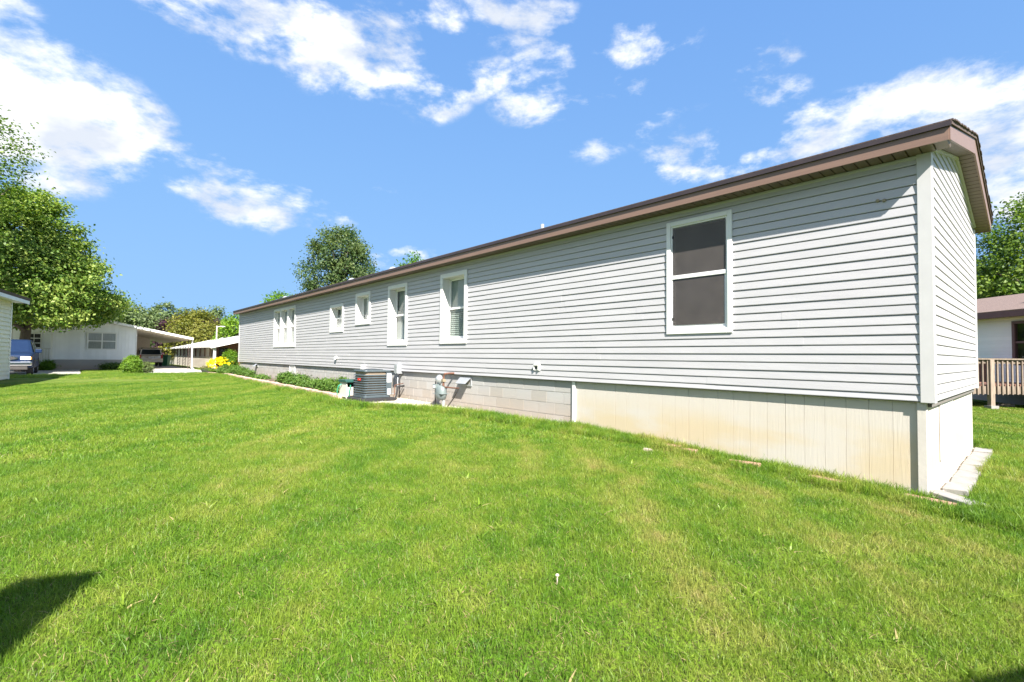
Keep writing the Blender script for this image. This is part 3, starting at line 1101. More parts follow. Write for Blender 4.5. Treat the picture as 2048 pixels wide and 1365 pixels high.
for (t0, t1, z0, z1, kind) in WIN:
    if kind == 'screen':
        D, cw = .030, .066
        mb = MB()
        frame_pieces(mb, t0, t1, z0, z1, cw, -.030, .03, cw + .004)
        win = mb.build('window', 'white_trim', house, bevel=.006)
        frame_pieces(MB(), t0 + .055, t1 - .055, z0 + .06, z1 - .055, .03, -.010, .05).build('track_frame', 'vinyl_white', win, bevel=.002)
        zm = (z0 + z1) / 2 - .01
        a, b = t0 + .085, t1 - .085
        sash(win, a, b, zm - .02, z1 - .08, .022, .03)
        pane(win, a + .02, b - .02, zm, z1 - .09, .042)
        sash(win, a, b, z0 + .09, zm + .035, .004, .04)
        pane(win, a + .03, b - .03, z0 + .12, zm, .022)
        MB().box(-.004, -.003, a + .01, b - .008, zm + .045, z1 - .095).build('insect_screen', 'insect_screen', win)
        MB().box(-.004, -.003, a + .028, b - .008, z0 + .13, zm - .012).build('insect_screen', 'insect_screen', win)
        MB().box(-.016, .012, a - .01, b + .01, zm - .014, zm + .042).build('meeting_rail', 'vinyl_white', win, bevel=.004)
        for zc in (z1 - .22, z0 + .22):
            MB().box(-.014, -.004, t1 - .098, t1 - .084, zc - .018, zc + .018).build('latch', 'black', win)
        MB().box(.24, .26, t0 - .1, t1 + .1, z0 - .1, z1 + .1).build('window_shade', 'interior', win)
    else:
        D, cw = (.08 if kind == 'triple' else .155), .098
        mb = MB()
        frame_pieces(mb, t0, t1, z0, z1, cw, -.034, .0, cw + .012)       # casing boards
        # deep jamb liners behind the casing
        frame_pieces(mb, t0 + cw - .012, t1 - cw + .012, z0 + cw, z1 - cw + .012, .014, 0.0, D + .03)
        win = mb.build('window', 'white_trim', house, bevel=.004)
        # sloped stool
        MB().prism([(-.036, z0 + cw + .010), (D, z0 + cw + .030), (D, z0 + cw + .004), (-.036, z0 + cw - .006)], t0 + cw + .004, t1 - cw - .004, 'y').build('sill', 'white_trim', win)
        units = [(t0 + cw, t1 - cw)]
        if kind == 'triple':
            wtot = t1 - t0 - 2 * cw
            mw = .165
            uw = (wtot - 2 * mw) / 3
            units = [(t0 + cw + i * (uw + mw), t0 + cw + i * (uw + mw) + uw) for i in range(3)]
            for i in (0, 1):
                MB().box(-.030, D + .03, units[i][1], units[i + 1][0], z0 + cw, z1 - cw).build('mullion', 'white_trim', win, bevel=.004)
        za, zb_ = z0 + cw + .03, z1 - cw
        for (a, b) in units:
            zm = (za + zb_) / 2
            if kind == 'slider':
                mid = (a + b) / 2 + .02
                sash(win, a, mid + .02, za, zb_, D - .02, .04)
                sash(win, mid - .02, b, za, zb_, D + .012, .04)
                pane(win, a + .03, mid - .01, za + .03, zb_ - .03, D)
                pane(win, mid + .01, b - .03, za + .03, zb_ - .03, D + .03)
            else:
                sash(win, a, b, za, zm + .02, D - .02, .046)
                sash(win, a, b, zm - .02, zb_, D + .012, .046)
                pane(win, a + .035, b - .035, za + .04, zm - .02, D)
                pane(win, a + .035, b - .035, zm + .02, zb_ - .04, D + .03)
            if kind == 'blind':
                MB().box(D + .052, D + .056, a - .02, b + .05, zm - .02, zb_ + .03).build('roller_shade', 'shade_grey', win)
                bl = MB()
                nn = 15
                for i in range(nn):
                    zc = za + .03 + (zm - za) * i / nn
                    bl.box(D + .012, D + .058, a + .02, b - .02, zc, zc + .004, Matrix.Translation((D + .035, 0, zc)) @ Matrix.Rotation(-1.1, 4, 'Y') @ Matrix.Translation((-D - .035, 0, -zc)))
                bl.build('blind_slats', 'blind', win)['kind'] = 'stuff'
            elif kind == 'triple':
                curtain(win, a + .0, b + .0, za, zb_, D + .055)
            elif kind == 'slider':
                curtain(win, (a + b) / 2 - .1, b + .02, za, zb_ + .02, D + .055)
            else:
                curtain(win, a + .0, b + .02, za, zm + .12, D + .045)
                MB().box(D + .09, D + .094, a, b, zm - .05, zb_ + .05).build('roller_shade', 'shade_grey', win)

# ---- small fittings on the siding
fx = MB().box(-.024, 0, 5.44, 5.60, 1.155, 1.275).build('outlet_plate', 'white_trim', house, bevel=.004)
MB().box(-.052, -.024, 5.455, 5.470, 1.165, 1.262).box(-.052, -.024, 5.565, 5.580, 1.165, 1.262).box(-.060, -.024, 5.455, 5.580, 1.250, 1.266).build('outlet_hood', 'white_trim', fx)
MB().box(-.030, -.022, 5.485, 5.515, 1.180, 1.235).box(-.030, -.022, 5.525, 5.555, 1.180, 1.235).build('socket', 'pipe_dark', fx)
fx = MB().prism([(-.02, 1.37), (-.075, 1.33), (-.085, 1.25), (-.02, 1.29)], 14.75, 14.87, 'y').build('dryer_vent', 'white_trim', house, bevel=.003)
for (s, t) in ((.30, .62),):
    MB().lathe([(.004, 0), (.02, -.008), (.016, -.018), (.004, -.02)], (t, -.018, 3.07), 8, 'y').build('wasp_mud', 'rust', house) if False else None
for (t, zz) in ((.415, 3.105), (.36, 3.095)):
    MB().lathe([(.003, -.022), (.016, -.018), (.02, -.006), (.014, .004)], (0, 0, 0), 8, 'x').build('mud_nest', 'tan_metal', house, loc=(-.006, t, zz))
fx = MB().box(-.09, .03, 12.70, 12.83, .985, 1.12).build('junction_box', 'white_trim', house, bevel=.005)

# ---- foundation
SK = .045
bw = (4.64 - .12) / 22
for i in range(22):
    y0 = .12 + i * bw
    g = .0018 if i % 6 else .005
    zb_ = h_t(y0) - .12
    gd = .004 if i % 6 else .012
    poly = [(SK + .013, y0), (SK + gd, y0 + .0005), (SK, y0 + g), (SK, y0 + bw - .0015), (SK + .004, y0 + bw - .0005), (SK + .013, y0 + bw)]
    MB().prism(poly, zb_, ZB + .02, 'z').build('skirt_board', 'skirt', house)
MB().box(SK + .010, SK + .03, .06, 4.66, -.1, ZB + .02).build('skirt_backing', 'skirt', house)
MB().box(.018, SK + .02, 4.635, 4.70, .1, ZB - .0).build('skirt_end_trim', 'white_trim', house, bevel=.003)
MB().prism([(.015, .052), (.105, .052), (.105, .07), (.035, .07), (.035, .125), (.015, .125)], -.12, ZB - .004, 'z').build('skirt_corner_post', 'skirt_trim', house, bevel=.003)
SE = .072
ew = (WD - .2) / 20
for i in range(20):
    x0 = .105 + i * ew
    poly = [(x0, SE + .012), (x0 + .001, SE + .004), (x0 + .003, SE), (x0 + ew - .003, SE), (x0 + ew - .001, SE + .004), (x0 + ew, SE + .012)]
    MB().prism(poly, -.12, ZB + .02, 'z').build('skirt_board', 'skirt', house)
MB().box(.08, WD - .06, SE + .010, SE + .03, -.1, ZB + .02).build('skirt_backing', 'skirt', house)
MB().box(WD - .10, WD - .03, .05, .12, -.12, ZB - .004).build('skirt_corner_post', 'skirt_trim', house, bevel=.003)
dr = frame_pieces(MB(), .98, 1.98, .28, .985, .07, 0, 1)
dr.v = [(v[1], SE - .022 + .018 * v[0], v[2]) for v in dr.v]
door = dr.build('crawl_door', 'white_paint', house, bevel=.003)
MB().box(1.06, 1.90, SE - .012, SE - .001, .355, .91).build('door_leaf', 'white_paint', door, bevel=.003)
MB().tube([(1.72, SE - .012, .70), (1.72, SE - .045, .70), (1.78, SE - .05, .695)], .008, 8).build('door_handle', 'galv', door)
# concrete blocks in running bond on a recessed mortar bed
MB().box(SK + .006, SK + .18, 4.70, L - .03, .05, ZB - .004).build('mortar_bed', 'mortar', house)
bm_ = MB().box(0, .15, -.1975, .1975, -.0965, .0965).mesh('block', 'block')
hb = MB().box(0, .15, -.0965, .0965, -.0965, .0965).mesh('block', 'block')
for r_ in range(4):
    zc = ZB - .012 - .0965 - .2032 * r_
    t = 4.715 + (.2032 if r_ % 2 else 0)
    if r_ % 2:
        inst('block', hb, house, (SK + rnd.uniform(-.001, .002), 4.715 + .0965 + .0, zc))
    while t + .40 < L - .03:
        if h_t(t) < zc + .07 and not (18.9 < t + .2 < 19.75 and r_ in (0, 1, 2)):
            inst('block', bm_, house, (SK + rnd.uniform(-.0015, .002), t + .2, zc))
        t += .4064
ad = MB().box(.028, SK + .02, 19.0, 19.62, .40, .965).build('access_panel', 'white_paint', house, bevel=.004)
frame_pieces(MB(), 18.96, 19.66, .37, .985, .05, .012, .03).build('panel_frame', 'white_paint', ad)
MB().lathe([(.016, -.03), (.016, 0)], (.028, 19.08, .58), 8, 'x').build('panel_knob', 'pipe_dark', ad)
# foundation vent with a propped metal flap
fx = frame_pieces(MB(), 7.56, 7.98, .76, .945, .03, .02, .05).build('foundation_vent', 'galv', house)
MB().box(.046, .052, 7.59, 7.95, .79, .92).build('vent_opening', 'black', fx)
MB().box(-.16, -.156, 7.57, 7.97, 0, .001).build('flap', 'galv', fx).data.transform(Matrix.Identity(4))
fl = MB().add([(.02, 7.57, .94), (.02, 7.97, .94), (-.12, 7.95, .81), (-.12, 7.59, .81), (.02, 7.57, .944), (.02, 7.97, .944), (-.12, 7.95, .814), (-.12, 7.59, .814)],
              [(0, 1, 2, 3), (7, 6, 5, 4), (0, 4, 5, 1), (1, 5, 6, 2), (2, 6, 7, 3), (3, 7, 4, 0)])
fl.build('vent_flap', 'galv', fx)
for o in list(fx.children):
    if o.name.startswith('flap'):
        bpy.data.objects.remove(o)
fx = frame_pieces(MB(), 24.30, 24.62, .80, .96, .025, .02, .05).build('foundation_vent', 'galv', house)
MB().box(.046, .052, 24.32, 24.60, .82, .94).build('vent_opening', 'black', fx)
MB().add([(.02, 24.31, .95), (.02, 24.61, .95), (-.13, 24.60, .82), (-.13, 24.32, .82), (.02, 24.31, .954), (.02, 24.61, .954), (-.13, 24.60, .824), (-.13, 24.32, .824)],
         [(0, 1, 2, 3), (7, 6, 5, 4), (0, 4, 5, 1), (1, 5, 6, 2), (2, 6, 7, 3), (3, 7, 4, 0)]).build('vent_flap', 'galv', fx)

# ------------------------------------------------------------------ air conditioner
g0 = h_t(10.35)
ac = thing('air_conditioner', 'square dark grey air conditioning unit on black pad beside the block foundation', 'air conditioner', W(-.86, 10.48, g0), RY)
HS, HH = .345, .68


def rsq(h, r=.07, n=5):
    pts = []
    for cx_, cy_, a0 in ((h - r, h - r, 0), (-h + r, h - r, 90), (-h + r, -h + r, 180), (h - r, -h + r, 270)):
        for i in range(n + 1):
            a = R(a0 + 90 * i / n)
            pts.append((cx_ + r * math.cos(a), cy_ + r * math.sin(a)))
    return pts


MB().box(-.45, .45, -.45, .45, -.03, .085).build('pad', 'black_pad', ac, bevel=.012)
MB().prism(rsq(HS - .035), .10, HH + .03, 'z').build('coil', 'coil', ac)
MB().prism(rsq(HS), .09, .15, 'z').build('base_pan', 'ac_grey', ac, bevel=.006)
MB().prism(rsq(HS + .008), HH + .03, HH + .075, 'z').build('top_cover', 'ac_grey', ac, bevel=.015)
MB().lathe([(.27, HH + .075), (.27, HH + .088), (.10, HH + .105), (.02, HH + .11)], (0, 0, 0), 20).build('fan_grille', 'ac_dark', ac)
lv = MB()
ro, ri = rsq(HS + .002), rsq(HS - .03)
n = len(ro)
vs = [(x, y, -.020) for x, y in ro] + [(x, y, -.009) for x, y in ro] + [(x, y, .008) for x, y in ri] + [(x, y, .002) for x, y in ri]
fs = []
for k in range(4):
    for i in range(n):
        fs.append((k * n + i, k * n + (i + 1) % n, ((k + 1) % 4) * n + (i + 1) % n, ((k + 1) % 4) * n + i))
lvm = MB().add(vs, fs).mesh('louver', 'ac_grey')
for i in range(9):
    inst('louver', lvm, ac, (0, 0, .185 + i * .057))
MB().box(HS - .13, HS + .012, -HS - .012, -HS + .05, .15, HH + .02).build('service_panel', 'ac_grey', ac, bevel=.006)
MB().box(HS - .12, HS - .002, -HS - .0155, -HS - .012, .46, .67).build('spec_label', 'sticker', ac)
MB().box(HS - .10, HS - .02, -HS - .0155, -HS - .012, .16, .30).build('warning_label', 'sticker', ac)
MB().box(-HS - .016, -HS - .002, -.13, .02, .50, .56).build('badge', 'red_badge', ac, bevel=.004)

# refrigerant lines and electrical feed
ln_ = thing('refrigerant_lines', 'black insulated refrigerant hoses curling from the wall to the air conditioner', 'hose', W(-.30, 10.35, h_t(10.35)), RY)
MB().tube([(.30, .05, .34), (.12, .05, .32), (.05, -.02, .12), (-.02, -.08, .03), (-.14, -.05, .05), (-.20, .10, .16), (-.22, .25, .18)], .024, 8).build('suction_line', 'black_pad', ln_, smooth=True)
MB().tube([(.30, .10, .40), (.05, .08, .36), (.0, .0, .14), (-.05, -.02, .05), (-.16, .10, .10), (-.22, .25, .13)], .011, 8).build('liquid_line', 'rust', ln_, smooth=True)
bx = thing('disconnect_box', 'light grey electrical disconnect box on the wall above two cables', 'electrical box', W(0, 10.62, 0), RY)
MB().box(-.13, .03, -.085, .085, .93, 1.17).build('box_body', 'galv', bx, bevel=.006)
MB().box(-.142, -.128, -.075, .075, .945, 1.16).build('box_cover', 'galv', bx, bevel=.004)
MB().tube([(-.05, .03, .94), (-.055, .03, .60), (-.07, .05, .42), (-.16, .18, .40), (-.28, .34, .46)], .013, 8).build('whip_cable', 'galv', bx, smooth=True)
MB().tube([(-.03, -.04, .94), (-.03, -.05, .55), (-.03, -.03, h_t(10.6) - .02)], .012, 8).build('ground_cable', 'pipe_dark', bx, smooth=True)

# ------------------------------------------------------------------ hose reel box
hr = thing('hose_reel_box', 'beige hose reel box with dark green lid left of the air conditioner', 'hose reel', W(-1.12, 11.12, h_t(11.1) + .008), RY)
frame = MB()
for x_ in (-.20, .17):
    frame.prism([(-.24, 0), (-.20, 0), (-.17, .05), (.17, .05), (.20, 0), (.24, 0), (.19, .42), (-.19, .42)], x_, x_ + .03, 'x')
frame.build('side_panel', 'hose_box', hr, bevel=.006)
MB().box(-.17, .17, -.185, -.165, .09, .30).box(-.17, .17, .165, .185, .06, .40).build('front_panel', 'hose_box', hr, bevel=.005)
MB().prism([(-.25, .42), (.25, .42), (.25, .455), (.20, .485), (-.20, .485), (-.25, .455)], -.23, .23, 'x').build('lid', 'dark_green', hr, bevel=.008)
MB().lathe([(.13, -.15), (.13, .15)], (0, 0, .22), 18, 'x').build('reel_drum', 'pipe_dark', hr)
MB().tube([(-.08, -.17, .36), (-.12, -.26, .34), (-.16, -.30, .22), (-.17, -.31, .08), (-.14, -.24, .03), (-.05, -.20, .03)], .012, 8).build('hose_end', 'hose', hr, smooth=True)
MB().tube([(-.22, .05, .37), (-.27, .10, .33), (-.29, .14, .20), (-.27, .18, .06), (-.22, .16, .02)], .014, 8).build('hose', 'hose', hr, smooth=True)

# ------------------------------------------------------------------ gas meter
GMS = 1.18
gm = thing('gas_meter', 'grey gas meter with silver regulator and rusty pipes by the block wall', 'gas meter', W(-.26, 8.30, h_t(8.2)), RY)
gm.scale = (GMS, GMS, GMS * .95)
rings = []
for zz, sx, sy in ((.14, .05, .07), (.17, .085, .115), (.25, .10, .135), (.34, .095, .13), (.40, .075, .10), (.43, .05, .07)):
    rings.append([(sx * math.cos(a) * (1 if abs(math.cos(a)) < .8 else .96), sy * math.sin(a), zz) for a in [2 * math.pi * k / 18 for k in range(18)]])
MB().loft(rings).build('meter_body', 'meter_grey', gm, smooth=True)
MB().box(-.085, .03, .05, .165, .36, .45).build('index_box', 'meter_grey', gm, bevel=.01)
MB().box(-.088, -.084, .07, .145, .38, .43).build('index_glass', 'sticker', gm)
MB().box(-.09, .09, -.15, .15, .262, .272).build('case_flange', 'meter_grey', gm, bevel=.003)
reg = [(.018, -.07), (.05, -.06), (.085, -.018), (.095, -.012), (.095, .012), (.085, .018), (.05, .055), (.02, .065)]
MB().lathe(reg, (0, .06, .545), 20, 'x').build('regulator', 'galv', gm, smooth=False)
MB().tube([(.0, .10, .42), (0, .10, .50), (0, .08, .54)], .022, 10).build('inlet_pipe', 'galv', gm)
MB().tube([(0, -.08, .42), (0, -.08, .60), (0, -.11, .66), (.10, -.11, .67), (.30, -.11, .67)], .021, 10).build('outlet_pipe', 'rust', gm)
MB().tube([(0, .06, .545), (0, -.02, .545), (0, -.08, .545)], .02, 10).build('cross_pipe', 'tan_metal', gm)
MB().box(-.03, .03, -.12, -.05, .50, .56).build('valve_body', 'tan_metal', gm, bevel=.008)
MB().tube([(-.02, .16, -.05), (-.02, .16, .30), (-.02, .15, .50), (-.02, .10, .57)], .012, 8).build('riser_pipe', 'pipe_dark', gm)
MB().tube([(.02, -.06, -.05), (.02, -.06, .16)], .03, 10).build('support_post', 'galv', gm)
MB().tube([(.02, -.08, .40), (.05, -.30, .395), (.07, -.48, .395)], .014, 8).build('side_pipe', 'rust', gm)
MB().tube([(.07, -.48, .40), (.04, -.34, .18), (-.02, -.20, -.02)], .012, 8).build('slanted_rod', 'pipe_dark', gm)  # thin dark rod slanting down from the side pipe

# ------------------------------------------------------------------ edging, pavers, loose bricks, stone
ed = thing('garden_edging', 'low curved border of pinkish edging stones in front of the planting bed', 'edging', W(-1.25, 11.6, 0), RY)
st_m = []
for v in range(3):
    rr = random.Random(40 + v)
    pts = [(-.085, -.145), (.085, -.145), (.085, .145), (-.085, .145)]
    mb = MB()
    lo = [(x + rr.uniform(-.008, .008), y + rr.uniform(-.006, .006), -.10) for x, y in pts]
    hi = [(x * .93 + rr.uniform(-.01, .01), y * .98 + rr.uniform(-.006, .006), .105 + rr.uniform(-.01, .01)) for x, y in pts]
    mb.add(lo + hi, [(3, 2, 1, 0), (4, 5, 6, 7), (0, 1, 5, 4), (1, 2, 6, 5), (2, 3, 7, 6), (3, 0, 4, 7)])
    st_m.append(mb.mesh('edging_stone', 'edging_pink'))
t = 11.35
while t < 28.9:
    s = row_edge(BED_ROWS, max(t, 11.6))
    s2 = row_edge(BED_ROWS, min(max(t, 11.6) + .1, 29)) or s
    o = inst('edging_stone', st_m[rnd.randrange(3)], ed, (s + 1.25 - .07 + rnd.uniform(-.012, .012), t - 11.6, h_t(t) + rnd.uniform(-.008, .008)),
             (0, rnd.uniform(-.05, .05), -math.atan2(s2 - s, .1) + rnd.uniform(-.06, .06)))
    t += .298
pav = MB().box(-.20, .20, -.10, .10, -.055, .03).mesh('concrete_paver', 'paver')
pav.shade_flat()
plist = [(.02, -.115, 90 - 48, 1.28, 'whitish concrete paver set askew across the house corner, nearest the wall post'),
         (.69, -.100, 0, 1.04, 'second concrete paver from the house corner along the end wall'),
         (1.15, -.108, 2.5, 1.06, 'third concrete paver from the house corner along the end wall'),
         (1.61, -.100, -1, 1.06, 'fourth concrete paver from the house corner along the end wall'),
         (2.06, -.098, 1, 1.06, 'fifth concrete paver from the house corner along the end wall'),
         (2.51, -.094, 0, 1.06, 'sixth concrete paver from the house corner along the end wall'),
         (2.96, -.092, 1.5, 1.06, 'seventh concrete paver from the house corner along the end wall'),
         (3.41, -.094, 0, 1.08, 'eighth concrete paver from the house corner along the end wall'),
         (3.86, -.09, 2, 1.05, 'ninth and farthest concrete paver along the end wall of the house')]
for i, (s, t, a, sc, lb) in enumerate(plist):
    if i == 0:
        o = inst('concrete_paver', pav, None, W(.14, -.125, .05), (R(1.5), R(1), RY + R(45)), (1.40, 1.0, 1))
    else:
        o = inst('concrete_paver', pav, None, W(s, t, h_t(t) + .014 + rnd.uniform(-.006, .008)), (R(rnd.uniform(-2, 2)), R(rnd.uniform(-1, 1)), RY + R(a)), (sc, 1.0, 1))
    b = o.modifiers.new('bevel', 'BEVEL')
    b.width = .008
    b.segments = 2
    tag(o, lb, 'paver', 'pavers along the end wall')
brk = MB().box(-.055, .055, -.10, .10, -.05, .040).mesh('border_brick', 'brick_red')
brl = [(-.205, .02, 2.0, 'long reddish edging slab at the house corner touching the whitish paver'),
       (-.22, .86, 1.8, 'weathered grey-pink edging slab in the grass, second from the house corner'),
       (-.26, 1.72, 1.9, 'mossy edging slab half sunk in grass midway along the beige skirting'),
       (-.20, 2.45, 1.1, 'small tan edging brick in the grass, nearer the house corner of two'),
       (-.17, 2.72, 1.2, 'small tan edging brick in the grass, farther from the house corner of two'),
       (-.06, 4.70, 1.2, 'small red brick lying at the foot of the white trim where blocks begin')]
for (s, t, ln2, lb) in brl:
    o = inst('border_brick', brk, None, W(s, t, h_t(t) + .012), (R(rnd.uniform(-2, 2)), R(rnd.uniform(-3, 3)), RY + R(rnd.uniform(-5, 5))), (1, ln2, 1))
    b = o.modifiers.new('bevel', 'BEVEL')
    b.width = .008
    tag(o, lb, 'brick', 'edging bricks along the skirting')
import bmesh


def rock(name, mat, loc, size, seed):
    rr = random.Random(seed)
    bm = bmesh.new()
    bmesh.ops.create_icosphere(bm, subdivisions=2, radius=1)
    for v in bm.verts:
        v.co = Vector((v.co.x * size[0], v.co.y * size[1], v.co.z * size[2])) * rr.uniform(.8, 1.12)
    me = bpy.data.meshes.new(name)
    bm.to_mesh(me)
    bm.free()
    me.materials.append(MATS[mat])
    return inst(name, me, None, loc)


tag(rock('field_stone', 'stone_pale', W(-.66, 2.80, h_t(2.80) + .015), (.07, .045, .035), 3), 'pale fist-sized stone lying in the grass before the skirting', 'stone')
mq = W(-4.19, 1.15, h_t(1.15))
ms = thing('mushroom', 'tiny white mushroom standing alone in the front lawn', 'mushroom', mq)
MB().lathe([(.004, 0), (.004, .052)], (0, 0, 0), 8).build('stem', 'mushroom', ms)
MB().lathe([(.003, .05), (.011, .052), (.012, .056), (.008, .062), (.003, .064)], (0, 0, 0), 12).build('cap', 'mushroom', ms, smooth=True)


# ------------------------------------------------------------------ vegetation
def leaf_mesh(name, mat, P, Nn, size, tint, aspect=.6, fold=.18):
    """P: centres, Nn: normals, size: leaf lengths -> folded four-point leaves"""
    n = len(P)
    rs = np.random.RandomState(n % 9973)
    ax = rs.normal(size=(n, 3))
    ax -= (ax * Nn).sum(1, keepdims=True) * Nn
    ax /= np.linalg.norm(ax, axis=1, keepdims=True) + 1e-9
    bx_ = np.cross(Nn, ax)
    s = size[:, None]
    v0 = P - ax * s * .5
    v1 = P + bx_ * s * aspect * .5 + Nn * s * fold
    v2 = P + ax * s * .5
    v3 = P - bx_ * s * aspect * .5 + Nn * s * fold
    V = np.stack([v0, v1, v2, v3], 1).reshape(-1, 3)
    F = np.arange(4 * n).reshape(-1, 4)
    me = bpy.data.meshes.new(name)
    me.vertices.add(4 * n)
    me.vertices.foreach_set('co', V.astype(np.float32).ravel())
    me.loops.add(4 * n)
    me.loops.foreach_set('vertex_index', F.astype(np.int32).ravel())
    me.polygons.add(n)
    me.polygons.foreach_set('loop_start', (np.arange(n) * 4).astype(np.int32))
    me.polygons.foreach_set('loop_total', np.full(n, 4, np.int32))
    at_ = me.attributes.new('tint', 'FLOAT', 'FACE')
    at_.data.foreach_set('value', np.clip(tint, 0, 1).astype(np.float32))
    me.update(calc_edges=True)
    me.materials.append(MATS[mat])
    return me


def unit(a):
    return a / (np.linalg.norm(a, axis=1, keepdims=True) + 1e-9)


def crown_points(rs, n_cl, per, prof, z0, z1, rc, lump=.22, shell=.55, squash=.75):
    """clump centres spread through a crown of radius prof(u), u in 0..1 from bottom to top"""
    cs = []
    ph = rs.uniform(0, 6.28, 6)
    while len(cs) < n_cl:
        u = rs.uniform()
        a = rs.uniform(0, 2 * math.pi)
        r0 = prof(u)
        if rs.uniform() > r0 / prof.mx:
            continue
        r = r0 * (1 + lump * (math.sin(3 * a + ph[0] + 5 * u) * .5 + math.sin(5 * a + ph[1] - 9 * u) * .35 + math.sin(2 * a + ph[2] + 14 * u) * .3))
        r *= shell + (1 - shell) * rs.uniform() ** .5 if rs.uniform() < .75 else rs.uniform(.1, 1)
        cs.append((r * math.cos(a), r * math.sin(a), z0 + (z1 - z0) * u))
    cs = np.array(cs)
    tone = rs.normal(.0, .14, n_cl)
    idx = np.repeat(np.arange(n_cl), per)
    off = rs.normal(size=(len(idx), 3)) * rc
    off[:, 2] *= squash
    P = cs[idx] + off
    ctr = np.array([0, 0, (z0 + z1) / 2])
    out = unit(P - ctr)
    up = np.array([0, 0, 1.0])
    Nn = unit(out * .55 + up * .55 + rs.normal(size=P.shape) * .55)
    return cs, P, Nn, tone[idx]


def prof_fn(pts):
    xs, ys = zip(*pts)

    def f(u):
        return float(np.interp(u, xs, ys))
    f.mx = max(ys)
    return f


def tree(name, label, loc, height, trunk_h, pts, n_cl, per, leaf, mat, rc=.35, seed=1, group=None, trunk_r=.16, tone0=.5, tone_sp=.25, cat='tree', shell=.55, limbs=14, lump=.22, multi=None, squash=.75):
    rs = np.random.RandomState(seed)
    t = thing(name, label, cat, loc, rs.uniform(0, 6), group)
    f = prof_fn(pts)
    cs, P, Nn, tone = crown_points(rs, n_cl, per, f, trunk_h, height, rc, lump, shell, squash)
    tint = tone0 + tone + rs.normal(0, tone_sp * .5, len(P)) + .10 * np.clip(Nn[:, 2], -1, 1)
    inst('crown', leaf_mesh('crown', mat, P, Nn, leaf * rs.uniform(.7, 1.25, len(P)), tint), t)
    mb = MB()
    top = trunk_h + (height - trunk_h) * .72
    bend = [(0, 0, -.1)]
    for i in range(1, 7):
        bend.append((rs.normal(0, .04 * i * height / 12), rs.normal(0, .04 * i * height / 12), top * i / 6))
    mb.tube(bend, [trunk_r * (1.25 if i == 0 else 1 - .13 * i) for i in range(7)], 9)
    order = rs.permutation(len(cs))[:limbs]
    for i in order:
        c = cs[i]
        zb_ = max(trunk_h * .75, min(top * .95, c[2] * .72))
        k = min(5.99, zb_ / top * 6)
        i0 = int(k)
        b = [bend[i0][j] + (bend[i0 + 1][j] - bend[i0][j]) * (k - i0) for j in range(3)]
        m_ = [b[0] * .5 + c[0] * .5, b[1] * .5 + c[1] * .5, b[2] * .42 + c[2] * .58]
        r = trunk_r * .38
        mb.tube([b, m_, list(c)], [r, r * .55, r * .15], 6)
    mb.build('trunk', 'bark', t, smooth=True)
    return t


def bush(name, label, loc, rx, h, n_cl, per, leaf, mat, rc=.08, seed=1, group=None, cat='shrub', tone0=.5, pts=None, aspect=None):
    return tree(name, label, loc, h, h * .12, pts or [(0, rx * .8), (.35, rx), (.75, rx * .8), (1, rx * .3)], n_cl, per, leaf, mat, rc, seed, group, trunk_r=h * .03, tone0=tone0, cat=cat, limbs=8, lump=.12, shell=.6)


def gz(v):
    return Vector((v.x, v.y, ground_z(v.x, v.y)))


# big pyramidal linden in front of the white house
p = at(46, 700, 29.5)
tree('linden_tree', 'big pyramid-shaped yellow-green tree in front of the white house', gz(p), 11.4, 2.85,
     [(0, 2.9), (.10, 3.9), (.2, 4.3), (.35, 3.6), (.59, 2.45), (.78, 1.8), (.9, 1.25), (1, .35)], 560, 135, .20, 'leaf_linden', .40, 11, None, .30, .60, .42, shell=.66, limbs=30, squash=.5)
p = at(-62, 700, 24)
tree('maple_tree', 'taller green tree entering the picture at its upper left edge', gz(p), 13.0, 4.5,
     [(0, .7), (.5, 1.0), (.68, 1.8), (.82, 1.9), (.93, 1.4), (1, .3)], 130, 48, .17, 'leaf_green', .40, 12, None, .22, .55, .3, shell=.5, limbs=24)
p = at(677, 700, 45)
tree('oak_tree', 'round-headed dark green tree rising behind the long roof', gz(p), 13.2, 4.6,
     [(0, 2.0), (.2, 3.2), (.5, 3.35), (.75, 2.6), (.92, 1.6), (1, .6)], 320, 78, .22, 'leaf_oak', .36, 21, None, .28, .5, .35, shell=.45, limbs=40)
p = at(825, 700, 40)
tree('young_tree', 'thin sprig of light green treetop just over the brown eave', gz(p), 9.65, 3.2,
     [(0, 1.6), (.5, 1.8), (.8, 1.2), (1, .2)], 70, 40, .24, 'leaf_bright', .28, 22, None, .12, .45, .3, shell=.4)
p = at(560, 700, 47)
tree('poplar_tree', 'low light green treetop peeking over the far end of the long roof', gz(p), 7.15, 1.5,
     [(0, 1.8), (.5, 2.2), (.85, 1.5), (1, .6)], 120, 40, .24, 'leaf_bright', .33, 23, None, .14, .42, .3)
# trees behind the neighbour on the right
p = at(2105, 700, 30)
tree('maple_tree', 'large light green tree behind the brown-roofed neighbouring house', gz(p), 12.2, 1.8,
     [(0, 4.2), (.2, 5.2), (.45, 4.9), (.7, 3.6), (.9, 1.9), (1, .5)], 600, 84, .22, 'leaf_green', .40, 31, None, .3, .66, .35, limbs=26)
p = at(1990, 700, 41)
tree('maple_tree', 'darker green tree low behind the brown-roofed neighbouring house, by the house corner', gz(p), 9.0, .9,
     [(0, 4.2), (.3, 4.8), (.7, 3.4), (1, .8)], 330, 50, .28, 'leaf_oak', .45, 32, None, .25, .62, .3)
